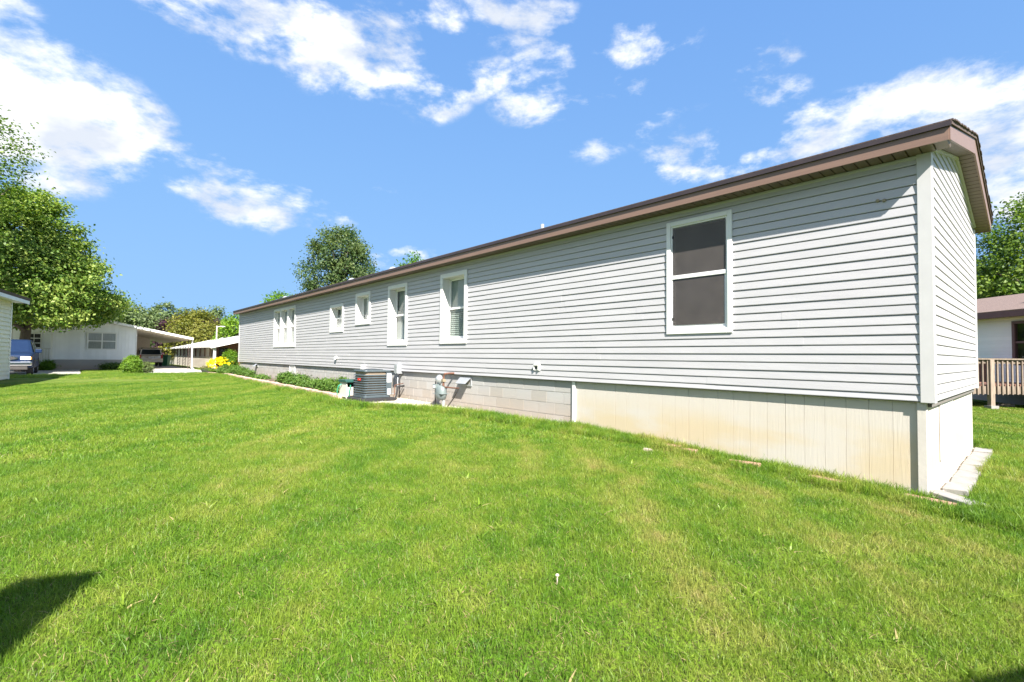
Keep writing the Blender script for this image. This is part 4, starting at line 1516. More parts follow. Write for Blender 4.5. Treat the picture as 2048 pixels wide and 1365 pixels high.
# far tree line, one by one
far = [(236, 66, 8.9, 3.0, 'leaf_far', .6, 'tall hazy tree just beside the yellow-green pyramid tree'),
       (262, 74, 8.6, 3.0, 'leaf_far', .5, 'hazy tree above the ridge of the white house roof'),
       (292, 70, 7.4, 2.8, 'leaf_far', .55, 'hazy pale tree above the middle of the carport roof'),
       (324, 78, 9.2, 3.1, 'leaf_far', .45, 'tall hazy dark tree left of the first purple tree'),
       (362, 86, 9.0, 3.2, 'leaf_far', .4, 'far hazy tree behind the first purple tree'),
       (395, 90, 9.6, 3.4, 'leaf_far', .42, 'far hazy tree directly behind the olive-green tree'),
       (428, 84, 9.2, 3.2, 'leaf_far', .45, 'far hazy tree behind the street lamp'),
       (452, 78, 6.6, 2.6, 'leaf_far', .6, 'hazy small tree between street lamp and the house')]
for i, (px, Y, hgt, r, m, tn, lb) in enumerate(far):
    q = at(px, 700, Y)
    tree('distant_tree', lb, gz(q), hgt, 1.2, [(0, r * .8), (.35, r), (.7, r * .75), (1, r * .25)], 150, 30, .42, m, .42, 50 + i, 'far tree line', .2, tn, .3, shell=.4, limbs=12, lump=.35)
for (px, Y, hgt, r, lb, sd) in ((352, 62, 6.0, 2.4, 'dark purple-leaved tree left of the olive-green tree', 71), (428, 62, 5.6, 1.9, 'dark purple-leaved tree at the foot of the street lamp', 72)):
    q = at(px, 700, Y)
    tree('purple_plum_tree', lb, gz(q), hgt, 1.0, [(0, r * .8), (.4, r), (.8, r * .7), (1, r * .25)], 130, 36, .30, 'leaf_purple', .34, sd, 'purple trees', .15, .5, .35)
q = at(392, 700, 56)
tree('olive_green_tree', 'rounded olive-green tree between the carport and the tan building', gz(q), 6.0, .8, [(0, 2.6), (.3, 3.1), (.65, 2.6), (.9, 1.5), (1, .5)], 260, 44, .28, 'leaf_olive', .36, 73, None, .16, .55, .4)
q = at(472, 700, 52)
tree('bright_green_tree', 'bright lime-green tree beside the far corner of the long house', gz(q), 5.4, .8, [(0, 1.5), (.4, 1.7), (.8, 1.2), (1, .4)], 120, 40, .26, 'leaf_bright', .3, 74, None, .12, .7, .35)

# shrubs and flowers
q = at(264, 744, 27.6)
bush('boxwood_shrub', 'round bright green clipped shrub at the edge of the driveway', gz(q), .42, 1.0, 150, 60, .075, 'leaf_bright', .075, 81, tone0=.72)
q = at(291, 738, 29.0)
bush('lavender_shrub', 'greyish small shrub just right of the round clipped shrub', gz(q), .36, .62, 70, 40, .07, 'leaf_oak', .07, 82, tone0=.85)
jl = [(-.62, 12.35, .42, .40, 'low feathery green juniper nearest the hose reel box'), (-.60, 13.25, .46, .44, 'low feathery green juniper, second from the hose reel box'),
      (-.58, 14.2, .48, .44, 'low feathery green juniper, third from the hose reel box'), (-.52, 15.6, .42, .36, 'low feathery green juniper, fourth from the hose reel box'),
      (-.55, 16.8, .44, .42, 'low feathery green juniper, fifth from the hose reel box'), (-.55, 18.0, .42, .46, 'low feathery green juniper standing before the white access panel'),
      (-.55, 21.6, .30, .16, 'flat creeping green plant in the middle of the planting bed'), (-.50, 24.0, .34, .46, 'small upright green plant under the far foundation vent'),
      (-.55, 25.4, .52, .52, 'bushy green plant beside the yellow lilies, nearer the house corner'), (-.70, 26.6, .56, .62, 'bushy green plant right beside the yellow lilies')]
for i, (s, t, r, hgt, lb) in enumerate(jl):
    bush('juniper_shrub', lb, W(s, t, h_t(t)), r * (.80 + .12 * math.sin(i * 2.3)), hgt * (.66 + .14 * math.sin(i * 1.7)), 60, 60, .06, 'leaf_juniper', .075, 90 + i, 'low plants along the planting bed', tone0=.7)
bush('arborvitae_shrub', 'upright bright green shrub against the far corner of the long house', W(-.30, 28.35, h_t(28.3)), .34, 1.20, 90, 60, .07, 'leaf_bright', .08, 110, tone0=.55)

# yellow daylilies: arching strap leaves and trumpet flowers
lil = thing('daylily_clump', 'mass of yellow daylilies with arching leaves at the end of the planting bed', 'flowers', W(-.78, 28.3, h_t(28.3)), RY)
lil.scale = (.92, .92, .95)
rs = np.random.RandomState(5)
mb = MB()
tints = []
for i in range(420):
    a = rs.uniform(0, 6.28)
    r0 = rs.uniform(0, .55)
    cx_, cy_ = r0 * math.cos(a) * .75, r0 * math.sin(a) * 1.2
    a2 = a + rs.normal(0, .6)
    ln2, w_ = rs.uniform(.5, .85), rs.uniform(.012, .02)
    vs = []
    for k in range(5):
        u = k / 4
        out_ = ln2 * u * (.35 + .55 * u)
        zz = ln2 * (1.15 * u - .85 * u * u)
        x, y = cx_ + out_ * math.cos(a2), cy_ + out_ * math.sin(a2)
        ww = w_ * (1 - .85 * u)
        vs += [(x - ww * math.sin(a2), y + ww * math.cos(a2), zz), (x + ww * math.sin(a2), y - ww * math.cos(a2), zz)]
    mb.add(vs, [(2 * k, 2 * k + 1, 2 * k + 3, 2 * k + 2) for k in range(4)])
    tints += [rs.uniform(.2, .9)] * 4
me = bpy.data.meshes.new('leaves')
me.from_pydata(mb.v, [], mb.f)
a_ = me.attributes.new('tint', 'FLOAT', 'FACE')
a_.data.foreach_set('value', np.array(tints, np.float32))
me.materials.append(MATS['strap_leaf'])
inst('leaves', me, lil)['kind'] = 'stuff'
fl_ = MB()
for k in range(6):
    a = k * math.pi / 3
    fl_.add([(0, 0, 0), (.045 * math.cos(a - .4), .045 * math.sin(a - .4), .055), (.085 * math.cos(a), .085 * math.sin(a), .07), (.045 * math.cos(a + .4), .045 * math.sin(a + .4), .055)], [(0, 1, 2, 3)])
flm = fl_.mesh('flower', 'petal_yellow')
a_ = flm.attributes.new('tint', 'FLOAT', 'FACE')
a_.data.foreach_set('value', np.array([.2, .7, .5, .9, .4, .6], np.float32))
for i in range(150):
    a, r0 = rs.uniform(0, 6.28), rs.uniform(0, 1) ** .5
    x, y = .70 * r0 * math.cos(a), 1.05 * r0 * math.sin(a)
    o = inst('flower', flm, lil, (x, y, .46 + .34 * (1 - r0 * r0) + rs.uniform(-.16, .12)), (rs.uniform(-.9, .9), rs.uniform(-.9, .9), rs.uniform(0, 6)), None)
    s_ = rs.uniform(.85, 1.3)
    o.scale = (s_, s_, s_)

q = at(414, 741, 31)
pot = thing('flower_planter', 'low black planter pot with flowers on the grass by the tan building', 'planter', gz(q))
MB().lathe([(.26, 0), (.36, .24), (.38, .26), (.34, .26), (.33, .20)], (0, 0, 0), 18).build('pot', 'pot_black', pot)
P = rs.normal(size=(260, 3)) * [.16, .16, .06] + [0, 0, .30]
inst('plants', leaf_mesh('plants', 'leaf_olive', P, unit(rs.normal(size=P.shape) + [0, 0, 1]), rs.uniform(.05, .1, 260), rs.uniform(.3, 1, 260)), pot)

# unseen house, added so its chimney and eave throw shadows on the near lawn
HB_A = math.atan(.27)
hbk = thing('chimney_house', 'low white house with tall brick chimney, unseen and added to shade the near lawn', 'house', Vector((3.03, -.68, 0)), HB_A)
HE = 2.69                                   # eave height; local x runs along the eave, house lies towards -y
MB().box(-12, 1.6, -4.6, -.35, -.2, HE - .06).build('house_shell', 'white_siding', hbk)
for sgn in (1, -1):
    y0 = 0.0 if sgn == 1 else -4.95
    ym = -2.475
    MB().prism([(y0, HE - .08), (ym, HE - .08 + .25 * 2.475), (ym, HE + .05 + .25 * 2.475), (y0, HE + .03)], -12.3, 1.9, 'x').build('roof', 'shingle_brown', hbk)
MB().box(-12.3, 1.9, -.03, .0, HE - .16, HE + .0).build('fascia', 'white_trim', hbk)
for x_ in (-9.5, -6.8, -1.2):
    w_ = MB().box(x_ - .45, x_ + .45, -.36, -.32, 1.1, 2.2).build('window', 'white_trim', hbk)
    MB().box(x_ - .38, x_ + .38, -.325, -.315, 1.17, 2.13).build('pane', 'glass', w_)
cpos = Matrix.Rotation(-HB_A, 3, 'Z') @ (Vector((-1.10, -1.62, 0)) - Vector((3.03, -.68, 0)))
chm = MB().box(cpos.x - .17, cpos.x + .17, cpos.y - .17, cpos.y + .17, -.2, 4.00).build('chimney', 'brick_red', hbk, bevel=.01)
MB().box(cpos.x - .19, cpos.x + .19, cpos.y - .19, cpos.y + .19, 4.00, 4.07).build('chimney_cap', 'paver', chm, bevel=.02)

# ------------------------------------------------------------------ lawn grass
# (patches of blades, scattered by geometry nodes; one object)


def blade_patch(name, n, rad, hmin, hmax, wmin, wmax, seed, lean=.6):
    rs = np.random.RandomState(seed)
    a = rs.uniform(0, 2 * np.pi, n)
    r = rad * np.sqrt(rs.uniform(0, 1, n))
    x, y = r * np.cos(a), r * np.sin(a)
    hh = rs.uniform(hmin, hmax, n) * np.where(rs.uniform(size=n) < .04, 1.45, 1)
    ww = rs.uniform(wmin, wmax, n)
    az = rs.uniform(0, 2 * np.pi, n)
    fa = rs.uniform(0, 2 * np.pi, n)
    le = np.abs(rs.normal(0, lean, n)) + .08
    dead = rs.uniform(size=n) < .07
    le = np.where(dead, rs.uniform(1.0, 2.2, n), le)
    hh = np.where(dead, hh * .75, hh)
    V = []
    for (u, wf) in ((0, 1.0), (.45, .85), (.8, .5), (1.0, .06)):
        out_ = hh * le * u ** 1.7
        zz = hh * u * (1 - .18 * le * u)
        cx_, cy_ = x + out_ * np.cos(az), y + out_ * np.sin(az)
        V.append(np.stack([cx_ - ww * wf * .5 * np.sin(fa), cy_ + ww * wf * .5 * np.cos(fa), zz], 1))
        V.append(np.stack([cx_ + ww * wf * .5 * np.sin(fa), cy_ - ww * wf * .5 * np.cos(fa), zz], 1))
    V = np.stack(V, 1).reshape(-1, 3)
    base = (np.arange(n) * 8)[:, None]
    F = np.concatenate([base + np.array([[0, 1, 3, 2]]), base + np.array([[2, 3, 5, 4]]), base + np.array([[4, 5, 7, 6]])], 1).reshape(-1, 4)
    me = bpy.data.meshes.new(name)
    nf = len(F)
    me.vertices.add(len(V))
    me.vertices.foreach_set('co', V.astype(np.float32).ravel())
    me.loops.add(nf * 4)
    me.loops.foreach_set('vertex_index', F.astype(np.int32).ravel())
    me.polygons.add(nf)
    me.polygons.foreach_set('loop_start', (np.arange(nf) * 4).astype(np.int32))
    me.polygons.foreach_set('loop_total', np.full(nf, 4, np.int32))
    tn = np.clip(rs.beta(2, 2, n), 0, .95)
    tn[dead] = .99
    a_ = me.attributes.new('tint', 'FLOAT', 'FACE')
    a_.data.foreach_set('value', np.repeat(tn, 3).astype(np.float32))
    me.update(calc_edges=True)
    me.materials.append(MATS['grass_blade'])
    return me


def patch_collection(name, specs):
    c = bpy.data.collections.new(name)
    for i, sp in enumerate(specs):
        o = bpy.data.objects.new('%s_%02d' % (name, i), blade_patch(name, *sp))
        c.objects.link(o)
    return c


def allowed(x, y, m=0.0):
    """is there lawn here (m: margin kept from beds, walls, paving)?"""
    s, t = st_of(x, y)
    if -.07 - m < t < L + .2 + m and -.03 - m < s < WD + .1 + m:
        return False
    if -.25 - m < t < .05 and -.28 - m < s < 4.0 + m:
        return False
    for (bs, bt, bl_) in BRICKS:
        if abs(t - bt) < bl_ + m * .2 and bs - .065 - m * .55 < s < bs + .06 + m * .2:
            return False
    if 4.7 - m < t < 11.6:
        e_ = row_edge(GRAVEL_ROWS, min(max(t, 4.75), 11.6))
        if e_ is not None and s > e_ - m and s < 1:
            return False
    if 11.5 - m <= t < 29.0 + m:
        e_ = row_edge(BED_ROWS, min(max(t, 11.6), 29.0))
        if e_ is not None and s > e_ - .15 - m and s < 2:
            return False
    if 30.1 - m < t < 33.7 + m and -60 < s < 1 + m:
        return False
    if 33 < t < 63 and -3.45 - m < s < .55 + m:
        return False
    if 30 < t < 48 and -12.1 - m < s < -6.1 + m:
        return False
    if 43.1 - m < t:
        return False
    return True


BRICKS = [(-.205, .02, .22), (-.22, .86, .19), (-.26, 1.72, .20), (-.20, 2.45, .12), (-.17, 2.72, .13), (-.06, 4.70, .13)]


def in_view(x, y, mg=.0):
    return y > -.6 and abs(x) < 1.10 * y + 2.0 + mg


def scatter(name, coll, pts, rots, scl, label):
    me = bpy.data.meshes.new(name)
    me.vertices.add(len(pts))
    me.vertices.foreach_set('co', np.array(pts, np.float32).ravel())
    a1 = me.attributes.new('rotz', 'FLOAT', 'POINT')
    a1.data.foreach_set('value', np.array(rots, np.float32))
    a2 = me.attributes.new('scl', 'FLOAT', 'POINT')
    a2.data.foreach_set('value', np.array(scl, np.float32))
    o = bpy.data.objects.new(name, me)
    col.objects.link(o)
    ng = bpy.data.node_groups.new(name, 'GeometryNodeTree')
    ng.interface.new_socket('Geometry', in_out='INPUT', socket_type='NodeSocketGeometry')
    ng.interface.new_socket('Geometry', in_out='OUTPUT', socket_type='NodeSocketGeometry')
    gi, go = ng.nodes.new('NodeGroupInput'), ng.nodes.new('NodeGroupOutput')
    ip = ng.nodes.new('GeometryNodeInstanceOnPoints')
    ci = ng.nodes.new('GeometryNodeCollectionInfo')
    ci.inputs['Collection'].default_value = coll
    ci.inputs['Separate Children'].default_value = True
    ci.inputs['Reset Children'].default_value = True
    ip.inputs['Pick Instance'].default_value = True
    rx = ng.nodes.new('GeometryNodeInputNamedAttribute')
    rx.data_type = 'FLOAT'
    rx.inputs['Name'].default_value = 'rotz'
    sx = ng.nodes.new('GeometryNodeInputNamedAttribute')
    sx.data_type = 'FLOAT'
    sx.inputs['Name'].default_value = 'scl'
    cb = ng.nodes.new('ShaderNodeCombineXYZ')
    e2r = ng.nodes.new('FunctionNodeEulerToRotation')
    lk = ng.links
    lk.new(rx.outputs['Attribute'], cb.inputs['Z'])
    lk.new(cb.outputs[0], e2r.inputs[0])
    lk.new(gi.outputs[0], ip.inputs['Points'])
    lk.new(ci.outputs[0], ip.inputs['Instance'])
    lk.new(e2r.outputs[0], ip.inputs['Rotation'])
    lk.new(sx.outputs['Attribute'], ip.inputs['Scale'])
    lk.new(ip.outputs[0], go.inputs[0])
    md = o.modifiers.new('scatter', 'NODES')
    md.node_group = ng
    tag(o, label, 'grass', kind='stuff')
    return o


rs = np.random.RandomState(77)
near_c = patch_collection('near_turf', [(950, .30, .022, .050, .0019, .0036, 200 + i) for i in range(6)])
mid_c = patch_collection('mid_turf', [(950, .50, .026, .052, .0042, .0075, 300 + i) for i in range(5)])
far_c = patch_collection('far_turf', [(1500, .95, .035, .070, .009, .015, 400 + i) for i in range(5)])
weed_c = patch_collection('weed', [(9, .02, .035, .06, .010, .017, 600 + i, 1.6) for i in range(4)])
tuft_c = patch_collection('edge_tuft', [(60, .075, .04, .10, .003, .0055, 500 + i) for i in range(6)])


def gen(step, y0, y1, rad, test_rad):
    P, Rz, S = [], [], []
    ny = int((y1 - y0 + 3) / step)
    xm = 1.1 * y1 + 2
    for iy in range(ny):
        for ix in range(int(2 * xm / step)):
            x = -xm + ix * step + rs.uniform(-.4, .4) * step
            y = y0 - 1.5 + iy * step + rs.uniform(-.4, .4) * step
            dd = math.hypot(x, y)
            if not (y0 <= dd < y1) or not in_view(x, y, rad):
                continue
            if not allowed(x, y, test_rad):
                continue
            P.append((x, y, ground_z(x, y)))
            Rz.append(rs.uniform(0, 6.283))
            S.append(rs.uniform(.88, 1.14))
    return P, Rz, S


P1, R1, S1 = gen(.24, .6, 7.0, .35, .27)
scatter('lawn_grass', near_c, P1, R1, S1, 'mown green lawn in front of the long house')
P2, R2, S2 = gen(.42, 6.8, 22.0, .5, .42)
scatter('lawn_grass', mid_c, P2, R2, S2, 'mown green lawn farther out beside the planting bed')
P3, R3, S3 = gen(.70, 21.5, 44, 1.0, .75)
scatter('lawn_grass', far_c, P3, R3, S3, 'mown green lawn in the distance before the road')
# ragged edge tufts fill the borders
P4, R4, S4 = [], [], []
for i in range(90000):
    y = rs.uniform(.9, 30) if rs.uniform() < .5 else rs.uniform(.9, 12)
    x = rs.uniform(-1.1 * y - .6, 1.1 * y + .6)
    dd = math.hypot(x, y)
    mrg = .27 if dd < 7 else (.42 if dd < 22 else .75)
    if allowed(x, y, 0.02) and not allowed(x, y, mrg + .08):
        s, t = st_of(x, y)
        P4.append((x, y, ground_z(x, y)))
        R4.append(rs.uniform(0, 6.283))
        S4.append(rs.uniform(.8, 1.25) * (1.0 if dd < 8 else 1.25))
Pw = []
for i in range(420):
    y = rs.uniform(1.8, 12)
    x = rs.uniform(-1.1 * y, 1.1 * y)
    if allowed(x, y, .1):
        Pw.append((x, y, ground_z(x, y) + .004))
scatter('lawn_weeds', weed_c, Pw, rs.uniform(0, 6.28, len(Pw)), rs.uniform(.6, 1.2, len(Pw)), 'small broad-leaved weeds scattered through the lawn')
# longer weeds against the beige skirting
for i in range(150):
    t = rs.uniform(.2, 4.75)
    q = W(rs.uniform(-.16, .0), t)
    P4.append((q.x, q.y, h_t(t)))
    R4.append(rs.uniform(0, 6.283))
    S4.append(rs.uniform(.7, 1.5))
scatter('border_grass', tuft_c, P4, R4, S4, 'ragged longer grass along walls, paving and beds')


# ------------------------------------------------------------------ loose gravel
def pebbles():
    rs = np.random.RandomState(9)
    bm = bmesh.new()
    bmesh.ops.create_icosphere(bm, subdivisions=1, radius=1)
    bv = np.array([v.co for v in bm.verts])
    bf = np.array([[v.index for v in f.verts] for f in bm.faces])
    bm.free()
    V, F, k = [], [], 0
    spots = []
    for i in range(3400):
        t = rs.uniform(4.8, 11.5)
        e_ = row_edge(GRAVEL_ROWS, t)
        s = rs.uniform(e_ - .05, .03)
        spots.append((s, t))
    for i in range(900):
        spots.append((rs.uniform(-.14, .03), rs.uniform(.05, 1.6)))
    for i in range(300):
        spots.append((rs.uniform(-.12, .03), rs.uniform(1.6, 4.6)))
    for i in range(1700):
        spots.append((rs.uniform(.12, 3.3), rs.uniform(-.03, .075)))
    for (s, t) in spots:
        q = W(s, t, h_t(t) + .006)
        r = rs.uniform(.007, .018)
        sc = rs.uniform(.6, 1.3, 3) * r
        V.append(bv * sc * rs.uniform(.85, 1.15, (len(bv), 1)) + np.array(q))
        F.append(bf + k)
        k += len(bv)
    me = bpy.data.meshes.new('gravel')
    me.from_pydata(np.concatenate(V).tolist(), [], np.concatenate(F).tolist())
    me.materials.append(MATS['gravel'])
    o = inst('gravel', me)
    tag(o, 'loose pale gravel along the foot of the long house', 'gravel', kind='stuff')


pebbles()


# ------------------------------------------------------------------ simple house parts for the neighbours
def clap_wall(parent, p0, p1, z0, z1, course, mat, out, holes=(), lip=.018):
    """courses of clapboard between two ground points (local x,y), one object per course and gap"""
    p0, p1 = Vector((*p0, 0)), Vector((*p1, 0))
    u = (p1 - p0)
    ln2 = u.length
    u.normalize()
    o = Vector((*out, 0)).normalized()
    z = z0
    while z < z1 - .01:
        zt_ = min(z + course, z1)
        segs, x = [], 0
        for (a, b, c, d_) in sorted(holes):
            if d_ > z + .01 and c < zt_ - .01:
                segs.append((x, a))
                x = b
        segs.append((x, ln2))
        for (a, b) in segs:
            if b - a < .02:
                continue
            vs = []
            for q in (p0 + u * a, p0 + u * b):
                vs += [q + Vector((0, 0, z)) - o * .004, q + o * lip + Vector((0, 0, z)), q + o * .004 + Vector((0, 0, zt_ + .003)), q - o * .004 + Vector((0, 0, zt_ + .003))]
            MB().add(vs, [(0, 1, 2, 3), (7, 6, 5, 4), (0, 4, 5, 1), (1, 5, 6, 2), (2, 6, 7, 3), (3, 7, 4, 0)]).build('siding_board', mat, parent)
        z = zt_


def simple_window(parent, x0, x1, z0, z1, y, trim='white_trim', double=True, back='curtain', sgn=1):
    """window in a wall that faces -y (local); units side by side"""
    def fr(a, b, c, d_, w, ya, yb):
        m = MB()
        m.box(a, a + w, ya, yb, c, d_)
        m.box(b - w, b, ya, yb, c, d_)
        m.box(a + w, b - w, ya, yb, c, c + w)
        m.box(a + w, b - w, ya, yb, d_ - w, d_)
        return m
    win = fr(x0, x1, z0, z1, .09, y - .04, y).build('window', trim, parent)
    n = 2 if double else 1
    wd = (x1 - x0 - .18 - (.07 if n == 2 else 0)) / n
    for i in range(n):
        a = x0 + .09 + i * (wd + .07)
        if i:
            MB().box(a - .07, a, y - .035, y, z0 + .09, z1 - .09).build('mullion', trim, win)
        zm = (z0 + z1) / 2
        MB().box(a, a + wd, y - .02, y + .0, zm - .03, zm + .03).build('meeting_rail', trim, win)
        MB().box(a, a + wd, y - .006, y - .002, z0 + .09, zm - .03).build('pane', 'glass', win)
        MB().box(a, a + wd, y - .006, y - .002, zm + .03, z1 - .09).build('pane', 'glass', win)
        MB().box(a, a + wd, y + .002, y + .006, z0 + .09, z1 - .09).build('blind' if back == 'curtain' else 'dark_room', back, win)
    return win


# ---- white house with carport (front at t=44.8, runs back along t)
gw = .17
wh = thing('white_house', 'white house with vertical siding, twin front window and grey foundation behind the big tree', 'house', W(-3.16, 44.8, gw), RY)
WHW, WHL = 4.55, 17.0
hz0, hz1 = .75, 3.05     # wall foot above foundation, eave at the carport side
sl2 = .21
ridge_x = -2.3


def roof2(x):
    return hz1 + sl2 * (-x if x > ridge_x else (-ridge_x * 2 + x))


MB().box(-WHW, 0, .03, WHL, -.1, hz0).build('foundation', 'block', wh)
nb = 22
for i in range(nb):
    x0, x1 = -WHW + WHW * i / nb, -WHW + WHW * (i + 1) / nb
    poly = [(x0 + .004, hz0), (x1 - .004, hz0), (x1 - .004, roof2(x1) - .02), (x0 + .004, roof2(x0) - .02)]
    # leave the window opening
    if x1 > -2.72 and x0 < -1.14:
        MB().prism([(x0 + .004, hz0), (x1 - .004, hz0), (x1 - .004, 1.44), (x0 + .004, 1.44)], 0, .03, 'y').build('wall_plank', 'white_siding', wh)
        MB().prism([(x0 + .004, 2.68), (x1 - .004, 2.68), (x1 - .004, roof2(x1) - .02), (x0 + .004, roof2(x0) - .02)], 0, .03, 'y').build('wall_plank', 'white_siding', wh)
    else:
        MB().prism(poly, 0, .03, 'y').build('wall_plank', 'white_siding', wh)
MB().prism([(-WHW, hz0), (0, hz0), (0, hz1), (ridge_x, roof2(ridge_x) - .03), (-WHW, roof2(-WHW) - .03)], .035, WHL, 'y').build('house_shell', 'white_siding', wh)
simple_window(wh, -2.76, -1.10, 1.42, 2.70, 0)
MB().box(-.02, .05, -.03, .06, hz0, hz1 - .04).build('corner_trim', 'white_trim', wh)
MB().box(-WHW - .05, -WHW + .05, -.03, .06, hz0 - .3, roof2(-WHW) - .05).build('corner_trim', 'white_trim', wh)
MB().box(-WHW, 0, -.02, .02, hz0 - .04, hz0 + .02).build('base_trim', 'white_trim', wh)
CPW = 3.55
for (xa, xb) in ((ridge_x, CPW), (-WHW - .3, ridge_x)):
    za, zb_ = roof2(xa), roof2(xb)
    rf = MB().prism([(xa, za), (xb, zb_), (xb, zb_ + .17), (xa, za + .17)], -.45, WHL + .3, 'y').build('roof', 'white_roof', wh)
    if xb == CPW:
        MB().prism([(.03, roof2(0) - .012), (CPW - .02, roof2(CPW) - .012), (CPW - .02, roof2(CPW) - .002), (.03, roof2(0) - .002)], -.4, WHL, 'y').build('carport_ceiling', 'carport_ceiling', rf)
MB().box(-.01, .02, .06, WHL, .02, hz1 - .03).build('side_wall', 'white_siding', wh)
MB().prism([(.02, -.1), (CPW * .55, -.1), (CPW * .55, roof2(CPW * .55) - .02), (.02, roof2(0) - .02)], 12.6, 12.7, 'y').build('carport_back_wall', 'carport_ceiling', wh)
for (y, ) in ((.1,), (2.7,), (5.6,), (9.2,)):
    pst = MB()
    zt2 = roof2(CPW - .15)
    for dx in (-.09, .09):
        pst.tube([(CPW - .15 + dx, y, -.1), (CPW - .15 + dx, y, zt2)], .018, 6)
    for k in range(9):
        zz = .1 + k * (zt2 - .2) / 9
        pst.tube([(CPW - .24, y, zz), (CPW - .15, y, zz + .13), (CPW - .06, y, zz + .24)], .013, 5)
    pst.build('carport_post', 'scroll_iron', wh)
MB().tube([(CPW - .02, -.15, roof2(CPW) - .02), (CPW - .02, -.15, .1), (CPW + .12, -.3, .03)], .055, 8).build('downspout', 'gutter', wh)
# porch on its far side: recessed door, rail and steps
MB().box(-WHW - 2.6, -WHW, 1.6, 1.7, .0, 3.0).build('porch_wall', 'white_siding', wh)
MB().box(-WHW - 2.6, -WHW, .2, 1.6, .40, .55).build('porch_floor', 'white_paint', wh)
pdr = MB().box(-WHW - 1.35, -WHW - .55, 1.55, 1.6, .55, 2.6).build('porch_door', 'white_trim', wh)
for i in range(2):
    for j in range(3):
        MB().box(-WHW - 1.27 + i * .34, -WHW - .97 + i * .34, 1.535, 1.55, 1.55 + j * .33, 1.82 + j * .33).build('door_pane', 'black', pdr)
MB().box(-WHW - 1.9, -WHW, .22, .28, 1.42, 1.50).build('porch_rail', 'white_paint', wh)
pk = MB().box(-.025, .025, -.02, .02, 0, .92).mesh('baluster', 'white_paint')
for i in range(13):
    inst('baluster', pk, wh, (-WHW - 1.82 + i * .14, .25, .52))
MB().box(-WHW - 2.0, -WHW - 1.9, .18, .30, 0, 2.9).build('porch_post', 'white_paint', wh)
MB().prism([(-WHW - 2.8, 2.85), (-WHW, 3.05), (-WHW, 3.15), (-WHW - 2.8, 2.95)], -.2, 1.8, 'y').build('porch_roof', 'white_roof', wh)
MB().box(-WHW - 2.0, -WHW - .05, .24, .27, .02, .40).build('porch_lattice', 'brown_siding', wh)
MB().lathe([(.02, 0), (.09, .02), (.06, .16), (.02, .22)], (-WHW - 1.55, 1.5, 2.05), 8).build('porch_lamp', 'black', wh)
# a few bedding plants by its foundation
for i, (s, t, r, hgt, m, lb) in enumerate(((-4.4, 44.1, .9, .42, 'leaf_green', 'low dark green mound of plants under the twin window of the white house'),
                                          (-7.9, 44.0, .35, .55, 'leaf_bright', 'leafy green plant at the corner of the white house porch'),
                                          (-8.7, 43.9, .5, .40, 'leaf_olive', 'yellowish low plant before the porch of the white house'))):
    bush('bedding_plant', lb, W(s, t, .18), r, hgt, 60, 40, .10, m, .12, 130 + i, tone0=.45)

# ---- tan house beyond the driveway
tn = thing('tan_house', 'long low tan house with bright white metal roof and open brown porch', 'house', W(1.66, 43.1, .17), RY)
TL, TW, tz = 26.0, 8.8, 1.80
clap_wall(tn, (0, 0), (0, TL), 0.0, .95, .105, 'tan_siding', (-1, 0))
clap_wall(tn, (.02, 0), (.02, TL), .95, tz - .05, .105, 'brown_siding', (-1, 0)) if False else None
mbp = .0
MB().box(.05, .08, 1.9, TL, .9, tz).build('screen_wall', 'tan_siding', tn)
for i in range(11):
    MB().box(-.03, .05, 1.9 + i * 2.2, 2.06 + i * 2.2, .95, tz - .05).build('porch_stud', 'brown_siding', tn)
MB().box(-.05, .02, 0, TL, .93, .99).build('rail_cap', 'tan_siding', tn)
MB().box(-.12, .06, -.10, .12, -.1, tz).build('corner_column', 'white_paint', tn, bevel=.01)
slt = .26
MB().prism([(-.35, tz - .02), (TW / 2, tz + slt * (TW / 2 + .35)), (TW / 2, tz + .10 + slt * (TW / 2 + .35)), (-.35, tz + .08)], -.35, TL + .3, 'y').build('roof', 'white_roof', tn)
MB().prism([(TW + .35, tz - .02), (TW / 2, tz + slt * (TW / 2 + .35)), (TW / 2, tz + .10 + slt * (TW / 2 + .35)), (TW + .35, tz + .08)], -.35, TL + .3, 'y').build('roof', 'white_roof', tn)
MB().prism([(-.35, tz - .14), (TW / 2, tz - .12 + slt * (TW / 2 + .35)), (TW / 2, tz - .0 + slt * (TW / 2 + .35)), (-.35, tz - .02)], -.38, -.34, 'y').build('rake_board', 'gutter', tn)
MB().box(-.42, -.34, -.35, TL, tz - .08, tz + .02).build('gutter', 'gutter', tn)
MB().tube([(-.38, -.2, tz - .08), (-.1, -.14, tz - .25), (-.06, -.12, .1)], .035, 6).build('downspout', 'gutter', tn)
clap_wall(tn, (.1, 2.6), (TW, 2.6), 0, 1.80, .13, 'brown_siding', (0, -1))
MB().prism([(.1, 1.79), (TW - .1, 1.79), (TW / 2, tz + slt * (TW / 2 + .35) - .06)], 2.6, 2.7, 'y').build('gable_wall', 'brown_siding', tn)
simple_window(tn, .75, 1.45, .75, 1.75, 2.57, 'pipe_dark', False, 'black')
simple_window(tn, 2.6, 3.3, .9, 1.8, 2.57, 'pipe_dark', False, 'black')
MB().box(.1, TW, .2, 2.6, -.05, .22).build('porch_deck', 'fence_wood', tn)
fpk = MB().box(-.07, .07, -.012, .012, 0, .95).mesh('rail_board', 'fence_wood')
for i in range(14):
    inst('rail_board', fpk, tn, (1.35 + i * .19, .12, .05))
MB().box(1.2, 4.2, .13, .17, .80, .90).build('rail_cap', 'fence_wood', tn)

